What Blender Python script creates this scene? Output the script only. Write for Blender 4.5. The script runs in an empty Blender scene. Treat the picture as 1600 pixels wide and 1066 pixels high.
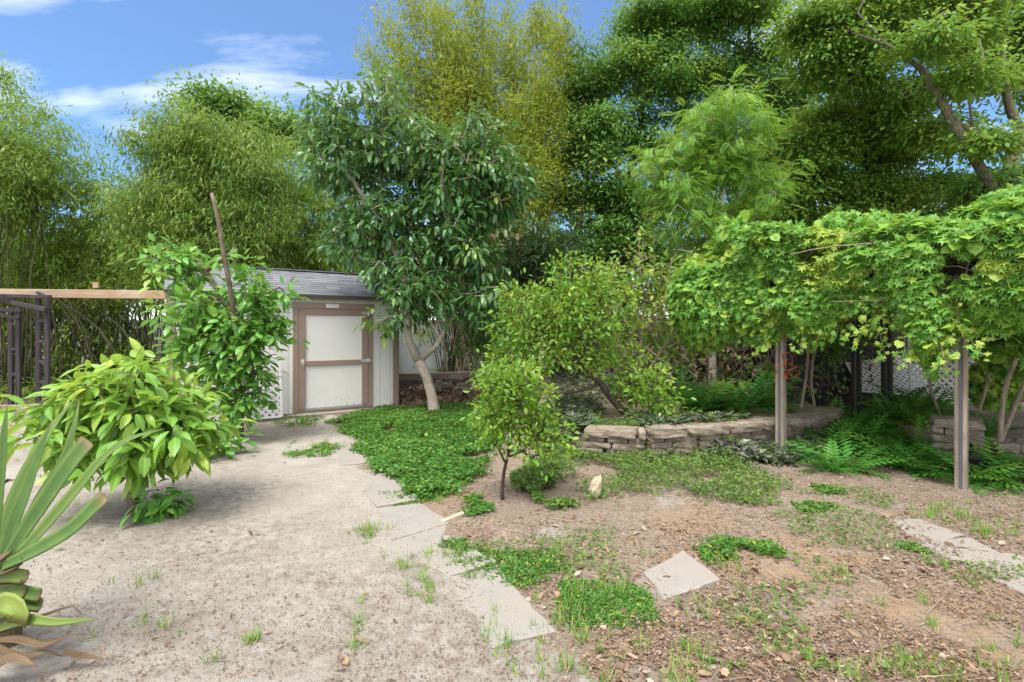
import bpy, math, random
import numpy as np
from mathutils import Vector

rng = np.random.default_rng(7)
random.seed(7)
C = bpy.context.scene.collection
R = math.radians
F, CX, HY, CAMZ = 800.0, 800.0, 515.0, 1.5     # lens in photo pixels, centre column, eye line, eye height

def W(px, py, Y):
    return np.array([(px - CX) / F * Y, Y, CAMZ + (HY - py) / F * Y])

def G(px, py, z=0.0):
    Y = (CAMZ - z) * F / (py - HY)
    return np.array([(px - CX) / F * Y, Y, z])

# ------------------------------------------------------------------ noise
def _h(a, b, s):
    a = a.astype(np.int64); b = b.astype(np.int64)
    h = (a * 374761393 + b * 668265263 + s * 1442695041) & 0xffffffff
    h = ((h ^ (h >> 13)) * 1274126177) & 0xffffffff
    return ((h ^ (h >> 16)) & 0xffffff) / float(0xffffff)

def vn(x, y, s=0):
    x = np.asarray(x, float); y = np.asarray(y, float)
    xi = np.floor(x); yi = np.floor(y)
    fx = x - xi; fy = y - yi
    fx = fx * fx * (3 - 2 * fx); fy = fy * fy * (3 - 2 * fy)
    a = _h(xi, yi, s); b = _h(xi + 1, yi, s); c = _h(xi, yi + 1, s); d = _h(xi + 1, yi + 1, s)
    return (a * (1 - fx) + b * fx) * (1 - fy) + (c * (1 - fx) + d * fx) * fy

def fbm(x, y, s=0, o=4):
    t = 0; a = 0.5
    for i in range(o):
        t = t + a * vn(x, y, s + i * 17); x = x * 2.03; y = y * 2.03; a *= 0.5
    return t / (1 - 0.5 ** o)

def inpoly(px, py, poly):
    px = np.asarray(px, float); py = np.asarray(py, float)
    r = np.zeros(px.shape, bool); n = len(poly)
    for i in range(n):
        x1, y1 = poly[i]; x2, y2 = poly[(i + 1) % n]
        if y1 == y2: continue
        c = ((y1 > py) != (y2 > py)) & (px < (x2 - x1) * (py - y1) / (y2 - y1) + x1)
        r ^= c
    return r

def nz(v):
    return v / np.maximum(np.linalg.norm(v, axis=-1, keepdims=True), 1e-9)

# ------------------------------------------------------------------ mesh builder
class MB:
    def __init__(s):
        s.v = []; s.n = 0; s.f = []; s.a = []
    def add(s, v, f, a=None, mi=0):
        v = np.asarray(v, float).reshape(-1, 3); f = np.asarray(f, int)
        if a is None: a = np.tile([0.5, 0, 0, 0], (len(v), 1))
        else:
            a = np.asarray(a, float)
            if a.ndim == 1: a = np.tile(a, (len(v), 1))
        s.v.append(v); s.a.append(a); s.f.append((f + s.n, mi)); s.n += len(v)
    def mesh(s, name, mats, off=None, smooth=False):
        v = np.concatenate(s.v); a = np.concatenate(s.a)
        if off is not None: v = v - np.asarray(off)
        me = bpy.data.meshes.new(name)
        me.vertices.add(len(v)); me.vertices.foreach_set('co', v.astype(np.float32).ravel())
        loops = np.concatenate([f.ravel() for f, _ in s.f])
        tot = np.concatenate([np.full(len(f), f.shape[1]) for f, _ in s.f])
        mi = np.concatenate([np.full(len(f), m) for f, m in s.f])
        st = np.concatenate([[0], np.cumsum(tot)[:-1]])
        me.loops.add(len(loops)); me.loops.foreach_set('vertex_index', loops.astype(np.int32))
        me.polygons.add(len(tot)); me.polygons.foreach_set('loop_start', st.astype(np.int32))
        me.polygons.foreach_set('material_index', mi.astype(np.int32))
        me.polygons.foreach_set('use_smooth', np.full(len(tot), bool(smooth)))
        at = me.attributes.new('lf', 'FLOAT_COLOR', 'POINT')
        at.data.foreach_set('color', a.astype(np.float32).ravel())
        me.update(calc_edges=True); me.validate()
        for m in (mats if isinstance(mats, (list, tuple)) else [mats]): me.materials.append(m)
        return me
    def obj(s, name, mats, parent=None, smooth=False, local=False):
        off = None
        if parent is not None and not local: off = np.array(parent.location)
        o = bpy.data.objects.new(name, s.mesh(name, mats, off, smooth)); C.objects.link(o)
        if parent is not None: o.parent = parent
        return o
    # shapes
    def box(s, c, d, rz=0, ax=None, a=None, mi=0, bev=0.0):
        hx, hy, hz = np.array(d) / 2.0
        if bev <= 0:
            v = np.array([[x, y, z] for x in (-hx, hx) for y in (-hy, hy) for z in (-hz, hz)])
            f = [[0, 1, 3, 2], [4, 6, 7, 5], [0, 4, 5, 1], [2, 3, 7, 6], [0, 2, 6, 4], [1, 5, 7, 3]]
            fl = [np.array(f)]
        else:
            b = min(bev, hx * .9, hy * .9, hz * .9); vs = []; idx = {}
            for sx in (-1, 1):
                for sy in (-1, 1):
                    for sz in (-1, 1):
                        for k in range(3):
                            p = np.array([sx * (hx - b), sy * (hy - b), sz * (hz - b)]); p[k] = (sx, sy, sz)[k] * (hx, hy, hz)[k]
                            idx[(sx, sy, sz, k)] = len(vs); vs.append(p)
            v = np.array(vs); q = []; t = []
            for sg in (-1, 1):
                for k in range(3):
                    o = [j for j in range(3) if j != k]; ring = []
                    for (p_, q_) in ((-1, -1), (1, -1), (1, 1), (-1, 1)):
                        s_ = [0, 0, 0]; s_[k] = sg; s_[o[0]] = p_; s_[o[1]] = q_
                        ring.append(idx[(*s_, k)])
                    q.append(ring)
            for k in range(3):
                o = [j for j in range(3) if j != k]
                for p_ in (-1, 1):
                    for q_ in (-1, 1):
                        r = []
                        for sg, w in ((-1, o[0]), (1, o[0]), (1, o[1]), (-1, o[1])):
                            s_ = [0, 0, 0]; s_[k] = sg; s_[o[0]] = p_; s_[o[1]] = q_; r.append(idx[(*s_, w)])
                        q.append(r)
            for sx in (-1, 1):
                for sy in (-1, 1):
                    for sz in (-1, 1): t.append([idx[(sx, sy, sz, k)] for k in range(3)])
            fl = [np.array(q), np.array(t)]
        if ax is not None: v = v @ np.array(ax)
        if rz:
            cs, sn = math.cos(rz), math.sin(rz); v = np.stack([v[:, 0] * cs - v[:, 1] * sn, v[:, 0] * sn + v[:, 1] * cs, v[:, 2]], 1)
        v = v + np.array(c); n0 = s.n
        s.add(v, fl[0], a, mi)
        for f in fl[1:]: s.f.append((f + n0, mi))
    def beam(s, p, q, w, h, a=None, mi=0, bev=0.0, up=(0, 0, 1)):
        p = np.array(p, float); q = np.array(q, float); x = nz(q - p); u = np.array(up, float)
        if abs(x @ u) > .98: u = np.array([0, 1, 0.])
        y = nz(np.cross(u, x)); z = np.cross(x, y)
        s.box((p + q) / 2, (np.linalg.norm(q - p), w, h), ax=[x, y, z], a=a, mi=mi, bev=bev)
    def tube(s, pts, rad, n=8, a=None, mi=0, cap=True, wob=0.0):
        pts = np.array(pts, float); rad = np.broadcast_to(np.array(rad, float), (len(pts),)); m = len(pts)
        t = nz(np.gradient(pts, axis=0)); u = np.array([1, 0, 0.]) if abs(t[0][0]) < .9 else np.array([0, 1, 0.])
        vs = []
        an = np.linspace(0, 2 * np.pi, n, endpoint=False)
        for i in range(m):
            u = nz(u - t[i] * (u @ t[i])); w = np.cross(t[i], u)
            rr = rad[i] * (1 + wob * (rng.random(n) - .5))
            vs.append(pts[i] + (np.cos(an) * rr)[:, None] * u + (np.sin(an) * rr)[:, None] * w)
        v = np.concatenate(vs); f = []
        for i in range(m - 1):
            for j in range(n):
                k = (j + 1) % n; f.append([i * n + j, i * n + k, (i + 1) * n + k, (i + 1) * n + j])
        n0 = s.n; s.add(v, f, a, mi)
        if cap:
            s.f.append((np.array([list(range(n))[::-1]]) + n0, mi)); s.f.append((np.array([list(range((m - 1) * n, m * n))]) + n0, mi))
    def cones(s, p, q, r0, r1, n=5, a=None, mi=0):
        p = np.asarray(p); q = np.asarray(q); N = len(p)
        if N == 0: return
        x = nz(q - p); u = np.where(np.abs(x[:, 2:3]) > .9, [[1, 0, 0.]], [[0, 0, 1.]]); y = nz(np.cross(u, x)); z = np.cross(x, y)
        an = np.linspace(0, 2 * np.pi, n, endpoint=False); cs = np.cos(an)[None, :, None]; sn = np.sin(an)[None, :, None]
        ring = y[:, None] * cs + z[:, None] * sn
        v = np.concatenate([p[:, None] + ring * np.asarray(r0)[:, None, None], q[:, None] + ring * np.asarray(r1)[:, None, None]], 1).reshape(-1, 3)
        j = np.arange(n); k = (j + 1) % n
        f = np.stack([j, k, k + n, j + n], 1)[None] + (np.arange(N) * 2 * n)[:, None, None]
        s.add(v, f.reshape(-1, 4), a, mi)
    # many copies of a leaf template; T = (verts (x across, y along, z up), faces)
    def leaves(s, T, pos, d, up, L, Wd, rnd, age, droop=0.25, fold=0.25, mi=0):
        tv, tf = T; N = len(pos)
        if N == 0: return
        d = nz(np.asarray(d, float)); x = nz(np.cross(d, up)); z = np.cross(x, d)
        L = np.broadcast_to(L, (N,)); Wd = np.broadcast_to(Wd, (N,)); droop = np.broadcast_to(droop, (N,))
        X = tv[None, :, 0] * Wd[:, None]; Y = tv[None, :, 1] * L[:, None]
        Z = tv[None, :, 2] * Wd[:, None] + fold * np.abs(X) - droop[:, None] * L[:, None] * tv[None, :, 1] ** 2
        v = pos[:, None] + X[..., None] * x[:, None] + Y[..., None] * d[:, None] + Z[..., None] * z[:, None]
        a = np.stack([np.broadcast_to(np.asarray(rnd)[:, None], X.shape), np.broadcast_to(np.asarray(age)[:, None], X.shape),
                      np.broadcast_to(np.abs(tv[None, :, 0]), X.shape), np.broadcast_to(tv[None, :, 1], X.shape)], -1)
        nv = len(tv); f = tf[None] + (np.arange(N) * nv)[:, None, None]
        s.add(v.reshape(-1, 3), f.reshape(-1, tf.shape[1]), a.reshape(-1, 4), mi)

# leaf templates ----------------------------------------------------
T_LANCE = (np.array([[0, 0, 0], [-1, .42, 0], [1, .42, 0], [0, 1, 0], [0, .42, 0.]]), np.array([[0, 4, 3, 1], [0, 2, 3, 4]]))
def _rows(ys, ws):
    v = []; f = []
    for y, w in zip(ys, ws): v += [[-w, y, 0], [0, y, 0], [w, y, 0]]
    for i in range(len(ys) - 1):
        b = 3 * i; f += [[b, b + 1, b + 4, b + 3], [b + 1, b + 2, b + 5, b + 4]]
    return np.array(v, float), np.array(f)
T_OVAL = _rows([0, .12, .35, .6, .82, 1], [.06, .5, .95, 1, .6, .03])
T_OVAL4 = _rows([0, .3, .68, 1], [.08, .9, .9, .05])
T_BLADE = (np.array([[-1, 0, 0], [1, 0, 0], [-.8, .45, 0], [.8, .45, 0], [-.1, 1, 0], [.1, 1, 0.]]), np.array([[0, 1, 3, 2], [2, 3, 5, 4]]))
def _palm():
    ang = []; rad = []
    for a, r in ((-150, .55), (-105, .8), (-75, .42), (-48, .98), (-22, .5), (0, 1.1), (22, .5), (48, .98), (75, .42), (105, .8), (150, .55)):
        ang.append(R(a)); rad.append(r)
    v = [[0, .35, .12]]
    for a, r in zip(ang, rad): v.append([math.sin(a) * r, .35 + math.cos(a) * r * .6, 0])
    v.append([0, .2, .06])
    n = len(ang); f = [[0, i + 1, i + 2] for i in range(n - 1)] + [[0, n, n + 1], [0, n + 1, 1]]
    return np.array(v), np.array(f)
T_PALM = _palm()
def _heart():
    v = [[0, .4, .1]]; f = []
    pts = [(0, .12), (.35, 0), (.8, .12), (1, .45), (.75, .8), (.3, .96), (0, 1.1), (-.3, .96), (-.75, .8), (-1, .45), (-.8, .12), (-.35, 0)]
    for p in pts: v.append([p[0], p[1], 0])
    n = len(pts); f = [[0, i + 1, (i + 1) % n + 1] for i in range(n)]
    return np.array(v, float), np.array(f)
T_HEART = _heart()
def _pinn(m, wid=.5, lw=.055, rachis=True):
    v = []; f = []
    for i in range(m):
        t = (i + .6) / m; l = wid * (math.sin(math.pi * min(1, t * .85 + .12)) ** .7)
        for sx in (-1, 1):
            b = len(v); y2 = t + .10
            v += [[0, t, 0], [sx * l * .5, t + .05 - lw, 0.0], [sx * l, y2, -.05], [sx * l * .5, t + .05 + lw, 0.0]]
            f.append([b, b + 1, b + 2, b + 3])
    return np.array(v), np.array(f)
T_PINN = _pinn(7, 1, .05)
T_PINN5 = _pinn(5, 1, .075)
T_FERN = _pinn(10, 1, .042)

# ------------------------------------------------------------------ object tags
def tag(o, label, cat, group=None):
    o['label'] = label; o['category'] = cat
    if group: o['group'] = group
    return o
def thing(name, label, cat, loc, group=None, rz=0):
    o = bpy.data.objects.new(name, None); C.objects.link(o); o.empty_display_size = .2
    o.location = [float(c) for c in loc]; o.rotation_euler = (0, 0, rz)
    return tag(o, label, cat, group)
def kind(o, k, label=None, cat=None):
    o['kind'] = k
    if label: o['label'] = label
    if cat: o['category'] = cat
    return o

# ------------------------------------------------------------------ materials
class NT:
    def __init__(s, name):
        s.m = bpy.data.materials.new(name); s.m.use_nodes = True; s.t = s.m.node_tree; s.t.nodes.clear()
        s.out = s.t.nodes.new('ShaderNodeOutputMaterial')
    def n(s, ty, **kw):
        nd = s.t.nodes.new('ShaderNode' + ty)
        for k, v in kw.items():
            if k.startswith('i_'): nd.inputs[k[2:].replace('_', ' ')].default_value = v
            else: setattr(nd, k, v)
        return nd
    def l(s, a, b): s.t.links.new(a, b)
    def ramp(s, fac, stops, interp='LINEAR'):
        r = s.n('ValToRGB'); r.color_ramp.interpolation = interp; e = r.color_ramp.elements
        while len(e) < len(stops): e.new(.5)
        for el, (p, c) in zip(e, stops): el.position = p; el.color = (*c, 1) if len(c) == 3 else c
        if fac is not None: s.l(fac, r.inputs[0])
        return r.outputs[0]
    def mix(s, fac, a, b, bt='MIX'):
        m = s.n('MixRGB', blend_type=bt)
        for k, x in ((0, fac), (1, a), (2, b)):
            if hasattr(x, 'is_linked'): s.l(x, m.inputs[k])
            else: m.inputs[k].default_value = x if k == 0 else (*x, 1)
        return m.outputs[0]
    def math(s, op, a, b=0.0, clamp=False):
        m = s.n('Math', operation=op, use_clamp=clamp)
        for k, x in ((0, a), (1, b)):
            if hasattr(x, 'is_linked'): s.l(x, m.inputs[k])
            else: m.inputs[k].default_value = x
        return m.outputs[0]
    def noise(s, vec, scale, detail=4, rough=.6, out=0):
        q = s.n('TexNoise'); q.inputs['Scale'].default_value = scale; q.inputs['Detail'].default_value = detail; q.inputs['Roughness'].default_value = rough
        if vec is not None: s.l(vec, q.inputs['Vector'])
        return q.outputs[out]
    def coord(s, scale=(1, 1, 1), kind='Object'):
        t = s.n('TexCoord'); m = s.n('Mapping'); m.inputs['Scale'].default_value = scale; s.l(t.outputs[kind], m.inputs['Vector']); return m.outputs[0]
    def world(s, scale=(1, 1, 1)):
        t = s.n('NewGeometry'); m = s.n('Mapping'); m.inputs['Scale'].default_value = scale; s.l(t.outputs['Position'], m.inputs['Vector']); return m.outputs[0]
    def bump(s, h, strength=.4, dist=.01):
        b = s.n('Bump'); b.inputs['Strength'].default_value = strength; b.inputs['Distance'].default_value = dist; s.l(h, b.inputs['Height']); return b.outputs[0]
    def pbsdf(s, col, rough=.7, spec=.3, nrm=None, metal=0.0):
        p = s.n('BsdfPrincipled')
        for k, x in (('Base Color', col), ('Roughness', rough), ('Specular IOR Level', spec), ('Metallic', metal)):
            if hasattr(x, 'is_linked'): s.l(x, p.inputs[k])
            else: p.inputs[k].default_value = (*x, 1) if isinstance(x, (tuple, list)) else x
        if nrm is not None: s.l(nrm, p.inputs['Normal'])
        return p
    def done(s, sh):
        s.l(sh, s.out.inputs['Surface']); return s.m

def leafmat(name, cols, young, transl=.35, rough=.45, spec=.35, rib=0.0, dead=None, tcol=None, green=True, mott=0.0, fibre=False):
    if green:
        cols = [(c[0] * .9, c[1] * 1.2, c[2] * 1.05) for c in cols]; young = (young[0] * .92, young[1] * 1.06, young[2])
    k = NT(name); at = k.n('Attribute', attribute_name='lf'); sp = k.n('SeparateColor'); k.l(at.outputs['Color'], sp.inputs[0])
    st = [(i / (len(cols) - 1), c) for i, c in enumerate(cols)]
    col = k.ramp(sp.outputs[0], st)
    col = k.mix(sp.outputs[1], col, young)
    if dead is not None:
        g = k.math('GREATER_THAN', sp.outputs[0], dead[0]); col = k.mix(g, col, dead[1])
    if mott:
        mn = k.noise(k.world(), 38, 5, .7); mn2 = k.noise(k.world(), 9, 3, .6)
        col = k.mix(k.math('MULTIPLY', k.ramp(mn, [(.56, (0, 0, 0)), (.72, (1, 1, 1))]), mott), col, (.26, .20, .07))
        col = k.mix(k.math('MULTIPLY', k.ramp(mn2, [(.4, (0, 0, 0)), (.7, (1, 1, 1))]), .14), col, young)
    if fibre:
        cv = k.n('CombineXYZ'); k.l(k.math('MULTIPLY', sp.outputs[2], 16.0), cv.inputs[0]); k.l(k.math('MULTIPLY', at.outputs['Alpha'], 1.6), cv.inputs[1]); k.l(k.math('MULTIPLY', sp.outputs[0], 40.0), cv.inputs[2])
        fn = k.noise(cv.outputs[0], 1.6, 4, .6); col = k.mix(k.ramp(fn, [(.42, (0, 0, 0)), (.62, (.6, .6, .6))]), col, (.10, .19, .05)); tipf = k.math('MULTIPLY', k.math('SUBTRACT', at.outputs['Alpha'], .93, True), 12.0, True); col = k.mix(tipf, col, (.16, .10, .05))
    if rib:
        f = k.math('MULTIPLY', k.math('SUBTRACT', 1.0, k.math('MULTIPLY', sp.outputs[2], 5.0), True), rib)
        col = k.mix(f, col, tuple(min(1, c * 1.2 + .12) for c in young))
    p = k.pbsdf(col, rough, spec)
    tr = k.n('BsdfTranslucent'); tc = k.mix(.5, col, tcol or young, 'MIX'); k.l(tc, tr.inputs['Color'])
    mx = k.n('MixShader'); mx.inputs[0].default_value = transl; k.l(p.outputs[0], mx.inputs[1]); k.l(tr.outputs[0], mx.inputs[2])
    return k.done(mx.outputs[0])

def barkmat(name, c1, c2, scale=18, zs=.25, bump=.6, moss=None):
    k = NT(name); v = k.world((1, 1, zs)); h = k.noise(v, scale, 6, .65)
    h2 = k.noise(k.world(), 4, 3, .5)
    col = k.ramp(h, [(.3, c1), (.7, c2)])
    if moss: col = k.mix(k.ramp(h2, [(.5, (0, 0, 0)), (.7, (1, 1, 1))]), col, moss)
    return k.done(k.pbsdf(col, .85, .2, k.bump(h, bump, .02)).outputs[0])

def woodmat(name, c1, c2, axis='x', scale=14, stain=None, rough=.8):
    k = NT(name); s = {'x': (.06, 1, 1), 'y': (1, .06, 1), 'z': (1, 1, .06)}[axis]
    v = k.coord(s); h = k.noise(v, scale, 6, .6); h2 = k.noise(k.coord(), 2.3, 4, .6)
    col = k.ramp(h, [(.3, c1), (.7, c2)])
    if stain: col = k.mix(k.ramp(h2, [(.45, (0, 0, 0)), (.7, (.8, .8, .8))]), col, stain)
    return k.done(k.pbsdf(col, rough, .25, k.bump(h, .35, .01)).outputs[0])

def paintmat(name, c, dirt=(.35, .33, .28), amt=.35, rough=.55):
    k = NT(name); v = k.coord(); h = k.noise(v, 3, 5, .65); h2 = k.noise(k.coord((6, 6, .5)), 3, 5, .6)
    f = k.math('MULTIPLY', k.ramp(h, [(.45, (0, 0, 0)), (.8, (1, 1, 1))]), amt)
    col = k.mix(f, c, dirt)
    f2 = k.math('MULTIPLY', k.ramp(h2, [(.5, (0, 0, 0)), (.85, (1, 1, 1))]), amt * .8)
    col = k.mix(f2, col, dirt)
    tc = k.n('TexCoord'); sx = k.n('SeparateXYZ'); k.l(tc.outputs['Object'], sx.inputs[0])
    low = k.math('MULTIPLY', k.math('SUBTRACT', .45, sx.outputs[2], True), 1.3)          # splashed soil and mildew near the foot
    n3 = k.noise(k.coord(), 26, 5, .7)
    f3 = k.math('MULTIPLY', k.ramp(n3, [(.5, (0, 0, 0)), (.66, (1, 1, 1))]), low, True)
    col = k.mix(f3, col, (.16, .15, .11))
    return k.done(k.pbsdf(col, rough, .3, k.bump(k.noise(v, 60, 3), .08, .004)).outputs[0])

M = {}
# leaves
M['bamboo'] = leafmat('bamboo leaves', [(.095, .16, .022), (.15, .22, .03), (.22, .28, .042)], (.36, .39, .06), .45, .45)
M['bamboo_dark'] = leafmat('weeping bamboo leaves', [(.075, .13, .022), (.115, .18, .03), (.17, .235, .04)], (.33, .36, .06), .45, .42)
M['bamboo_yellow'] = leafmat('yellow bamboo leaves', [(.15, .17, .014), (.21, .225, .02), (.28, .28, .03)], (.40, .36, .05), .48, .5)
M['avocado'] = leafmat('avocado leaves', [(.028, .075, .030), (.045, .115, .038), (.07, .155, .045)], (.24, .33, .05), .3, .3, .5, rib=.25, dead=(.985, (.30, .11, .05)), mott=.3)
M['loquat'] = leafmat('loquat leaves', [(.018, .045, .017), (.03, .07, .022), (.045, .095, .03)], (.24, .30, .09), .2, .38, .4, rib=.2)
M['bush'] = leafmat('broad bush leaves', [(.11, .22, .034), (.15, .28, .042), (.20, .33, .048)], (.46, .48, .06), .4, .35, .45, rib=.25, mott=.5)
M['pruned'] = leafmat('pruned tree leaves', [(.085, .20, .035), (.12, .26, .045), (.17, .32, .055)], (.32, .42, .07), .38, .35, .45, rib=.2, mott=.4)
M['citrus'] = leafmat('citrus leaves', [(.085, .16, .018), (.14, .23, .026), (.21, .29, .034)], (.38, .42, .05), .38, .38, .4)
M['sparse'] = leafmat('pale shrub leaves', [(.09, .16, .03), (.14, .21, .035), (.2, .25, .04)], (.42, .40, .06), .4, .4, .4)
M['bigtree'] = leafmat('shade tree leaves', [(.08, .16, .024), (.13, .22, .032), (.19, .28, .04)], (.34, .37, .05), .48, .5)
M['bigtree_dark'] = leafmat('dark shade tree leaves', [(.055, .13, .03), (.09, .18, .036), (.145, .245, .042)], (.30, .35, .05), .42, .5)
M['feather'] = leafmat('feathery leaves', [(.085, .19, .03), (.145, .265, .036), (.22, .34, .045)], (.38, .43, .06), .42, .5)
M['vine'] = leafmat('vine leaves', [(.06, .155, .03), (.13, .26, .042), (.23, .37, .055)], (.42, .47, .07), .42, .42, .35, rib=.1, mott=.35)
M['glowtree'] = leafmat('sun glow leaves', [(.28, .26, .03), (.36, .32, .04), (.4, .38, .06)], (.5, .4, .06), .5, .5)  # backlit yellow glow put into the leaf colour
M['mat'] = leafmat('groundcover leaves', [(.055, .125, .022), (.09, .18, .03), (.15, .24, .038)], (.36, .37, .05), .35, .4)
M['weed'] = leafmat('weed leaves', [(.09, .13, .03), (.13, .18, .04), (.19, .22, .05)], (.26, .30, .06), .35, .5, dead=(.9, (.30, .22, .11)))
M['purple'] = leafmat('wandering plant leaves', green=False, cols= [(.04, .075, .035), (.085, .13, .06), (.09, .06, .075), (.16, .19, .12)], young=(.16, .20, .08), transl=.25, rough=.35, spec=.5, rib=.5)
M['fern'] = leafmat('fern leaves', [(.04, .13, .02), (.065, .18, .028), (.1, .24, .035)], (.22, .34, .05), .4, .5)
M['grass'] = leafmat('grass blades', [(.10, .20, .025), (.15, .26, .035), (.22, .30, .05)], (.30, .36, .06), .35, .5, dead=(.82, (.42, .34, .17)))
M['litter'] = leafmat('dead leaves', green=False, cols= [(.085, .055, .036), (.19, .125, .08), (.30, .20, .13), (.13, .09, .065), (.42, .34, .26)], young=(.36, .22, .11), transl=.15, rough=.6, spec=.3)
M['agave'] = leafmat('agave leaves', green=False, cols= [(.045, .105, .03), (.065, .135, .036), (.09, .17, .046)], young=(.34, .37, .07), transl=.15, rough=.5, spec=.22, mott=.25, fibre=True)
M['agave_dead'] = leafmat('withered agave leaves', green=False, cols= [(.045, .028, .02), (.085, .05, .032), (.14, .085, .05)], young=(.30, .26, .06), transl=.1, rough=.5, spec=.3)
M['redleaf'] = leafmat('dark red leaves', green=False, cols= [(.11, .05, .06), (.18, .09, .1), (.09, .07, .05)], young=(.2, .12, .1), transl=.25, rough=.4)
# bark
M['bark_pale'] = barkmat('pale bark', (.22, .185, .15), (.46, .40, .33), 22, .5, .5)
M['bark_brown'] = barkmat('brown bark', (.075, .055, .04), (.19, .145, .105), 22, .3)
M['bark_dark'] = barkmat('dark bark', (.03, .024, .018), (.09, .07, .05), 16, .3)
M['bark_grey'] = barkmat('grey bark', (.09, .075, .058), (.20, .165, .125), 14, .35)
M['culm'] = barkmat('bamboo culms', (.03, .032, .018), (.09, .085, .04), 10, .2, .2)
M['culm_yellow'] = barkmat('yellow bamboo culms', (.17, .15, .04), (.30, .24, .07), 10, .2, .2)
M['stem_green'] = barkmat('green stems', (.10, .14, .03), (.20, .22, .06), 14, .3, .2)
M['birch'] = barkmat('ringed pale bark', (.30, .27, .21), (.55, .50, .42), 8, 2.2, .3)
M['dry_stem'] = barkmat('dry stems', (.12, .09, .065), (.32, .26, .2), 20, .3, .3)
# built things
M['siding'] = paintmat('white painted siding', (.63, .62, .585), (.45, .43, .37), .14)
M['trim'] = paintmat('tan painted trim', (.25, .18, .145), (.17, .12, .09), .3)
M['soffit'] = paintmat('dark soffit', (.05, .045, .04), (.1, .09, .08), .3)
M['white_plastic'] = paintmat('white lattice plastic', (.5, .5, .49), (.45, .44, .38), .35)
M['grey_wood'] = woodmat('weathered grey post', (.14, .112, .082), (.33, .28, .215), 'z', 22, (.13, .10, .07))
M['slate_strip'] = woodmat('blue grey strip', (.05, .052, .06), (.12, .125, .14), 'z', 12)
M['beam_wood'] = woodmat('pale timber', (.22, .155, .10), (.40, .32, .23), 'x', 16, (.28, .17, .09))
M['dark_wood'] = woodmat('black brown timber', (.018, .014, .016), (.06, .05, .052), 'z', 18)
M['brown_wood'] = woodmat('brown fence timber', (.018, .014, .011), (.055, .04, .03), 'z', 10)
M['rail_wood'] = woodmat('old rail timber', (.07, .055, .045), (.19, .15, .12), 'x', 12)
M['lath'] = woodmat('tan lath', (.34, .26, .18), (.54, .43, .32), 'x', 12)

k = NT('shingles'); at = k.n('Attribute', attribute_name='lf'); sp = k.n('SeparateColor'); k.l(at.outputs['Color'], sp.inputs[0])
c = k.ramp(sp.outputs[0], [(0, (.085, .09, .105)), (.5, (.15, .155, .175)), (1, (.235, .24, .265))])
g = k.noise(k.coord(), 160, 3, .7); c = k.mix(.45, c, k.ramp(g, [(.35, (.05, .05, .06)), (.65, (.33, .33, .36))]))
M['shingle'] = k.done(k.pbsdf(c, .9, .2, k.bump(g, .4, .004)).outputs[0])

k = NT('pale wall'); h = k.noise(k.coord((1, 1, .3)), 2.5, 6, .65)
M['pale_wall'] = k.done(k.pbsdf(k.ramp(h, [(.3, (.20, .23, .225)), (.65, (.36, .39, .385))]), .85, .2, k.bump(h, .2, .02)).outputs[0])

k = NT('stacked stone'); at = k.n('Attribute', attribute_name='lf'); sp = k.n('SeparateColor'); k.l(at.outputs['Color'], sp.inputs[0])
h = k.noise(k.world((1, 1, 3.2)), 11, 8, .7); h2 = k.noise(k.world(), 3.1, 4, .6)
c = k.ramp(h, [(.28, (.09, .07, .05)), (.5, (.25, .205, .155)), (.75, (.44, .375, .30))])
c = k.mix(k.math('MULTIPLY', sp.outputs[0], .5), c, (.24, .19, .145), 'MIX'); c = k.mix(k.ramp(h2, [(.5, (0, 0, 0)), (.75, (.6, .6, .6))]), c, (.11, .11, .075))
M['stone'] = k.done(k.pbsdf(c, .9, .2, k.bump(h, .9, .03)).outputs[0])

k = NT('pale rock'); h = k.noise(k.world(), 14, 8, .7)
c = k.ramp(h, [(.3, (.30, .22, .12)), (.48, (.55, .46, .32)), (.7, (.68, .63, .54))])
M['rock'] = k.done(k.pbsdf(c, .85, .3, k.bump(h, .8, .03)).outputs[0])

k = NT('concrete'); h = k.noise(k.world(), 5, 7, .65); h2 = k.noise(k.world(), 130, 3, .7); h3 = k.noise(k.world(), 1.7, 4, .6)
c = k.ramp(h, [(.3, (.19, .172, .146)), (.7, (.25, .23, .20))]); c = k.mix(.3, c, k.ramp(h2, [(.35, (.13, .12, .10)), (.6, (.42, .40, .37))]))
c = k.mix(k.ramp(h3, [(.40, (0, 0, 0)), (.6, (.95, .95, .95))]), c, (.255, .228, .195))
M['concrete'] = k.done(k.pbsdf(c, .85, .25, k.bump(h2, .25, .004)).outputs[0])

k = NT('rusty metal'); h = k.noise(k.world(), 40, 6, .7)
M['rust'] = k.done(k.pbsdf(k.ramp(h, [(.35, (.08, .022, .012)), (.6, (.22, .065, .028)), (.8, (.36, .22, .15))]), .55, .4, k.bump(h, .3, .004), .3).outputs[0])
k = NT('steel'); M['steel'] = k.done(k.pbsdf((.55, .55, .55), .4, .5, None, .7).outputs[0])
k = NT('plaque'); M['plaque'] = k.done(k.pbsdf((.72, .70, .68), .4, .4).outputs[0])
k = NT('dark ink'); M['ink'] = k.done(k.pbsdf((.05, .06, .06), .5, .3).outputs[0])
k = NT('black rubber'); M['rubber'] = k.done(k.pbsdf((.02, .02, .02), .5, .3).outputs[0])

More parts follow.
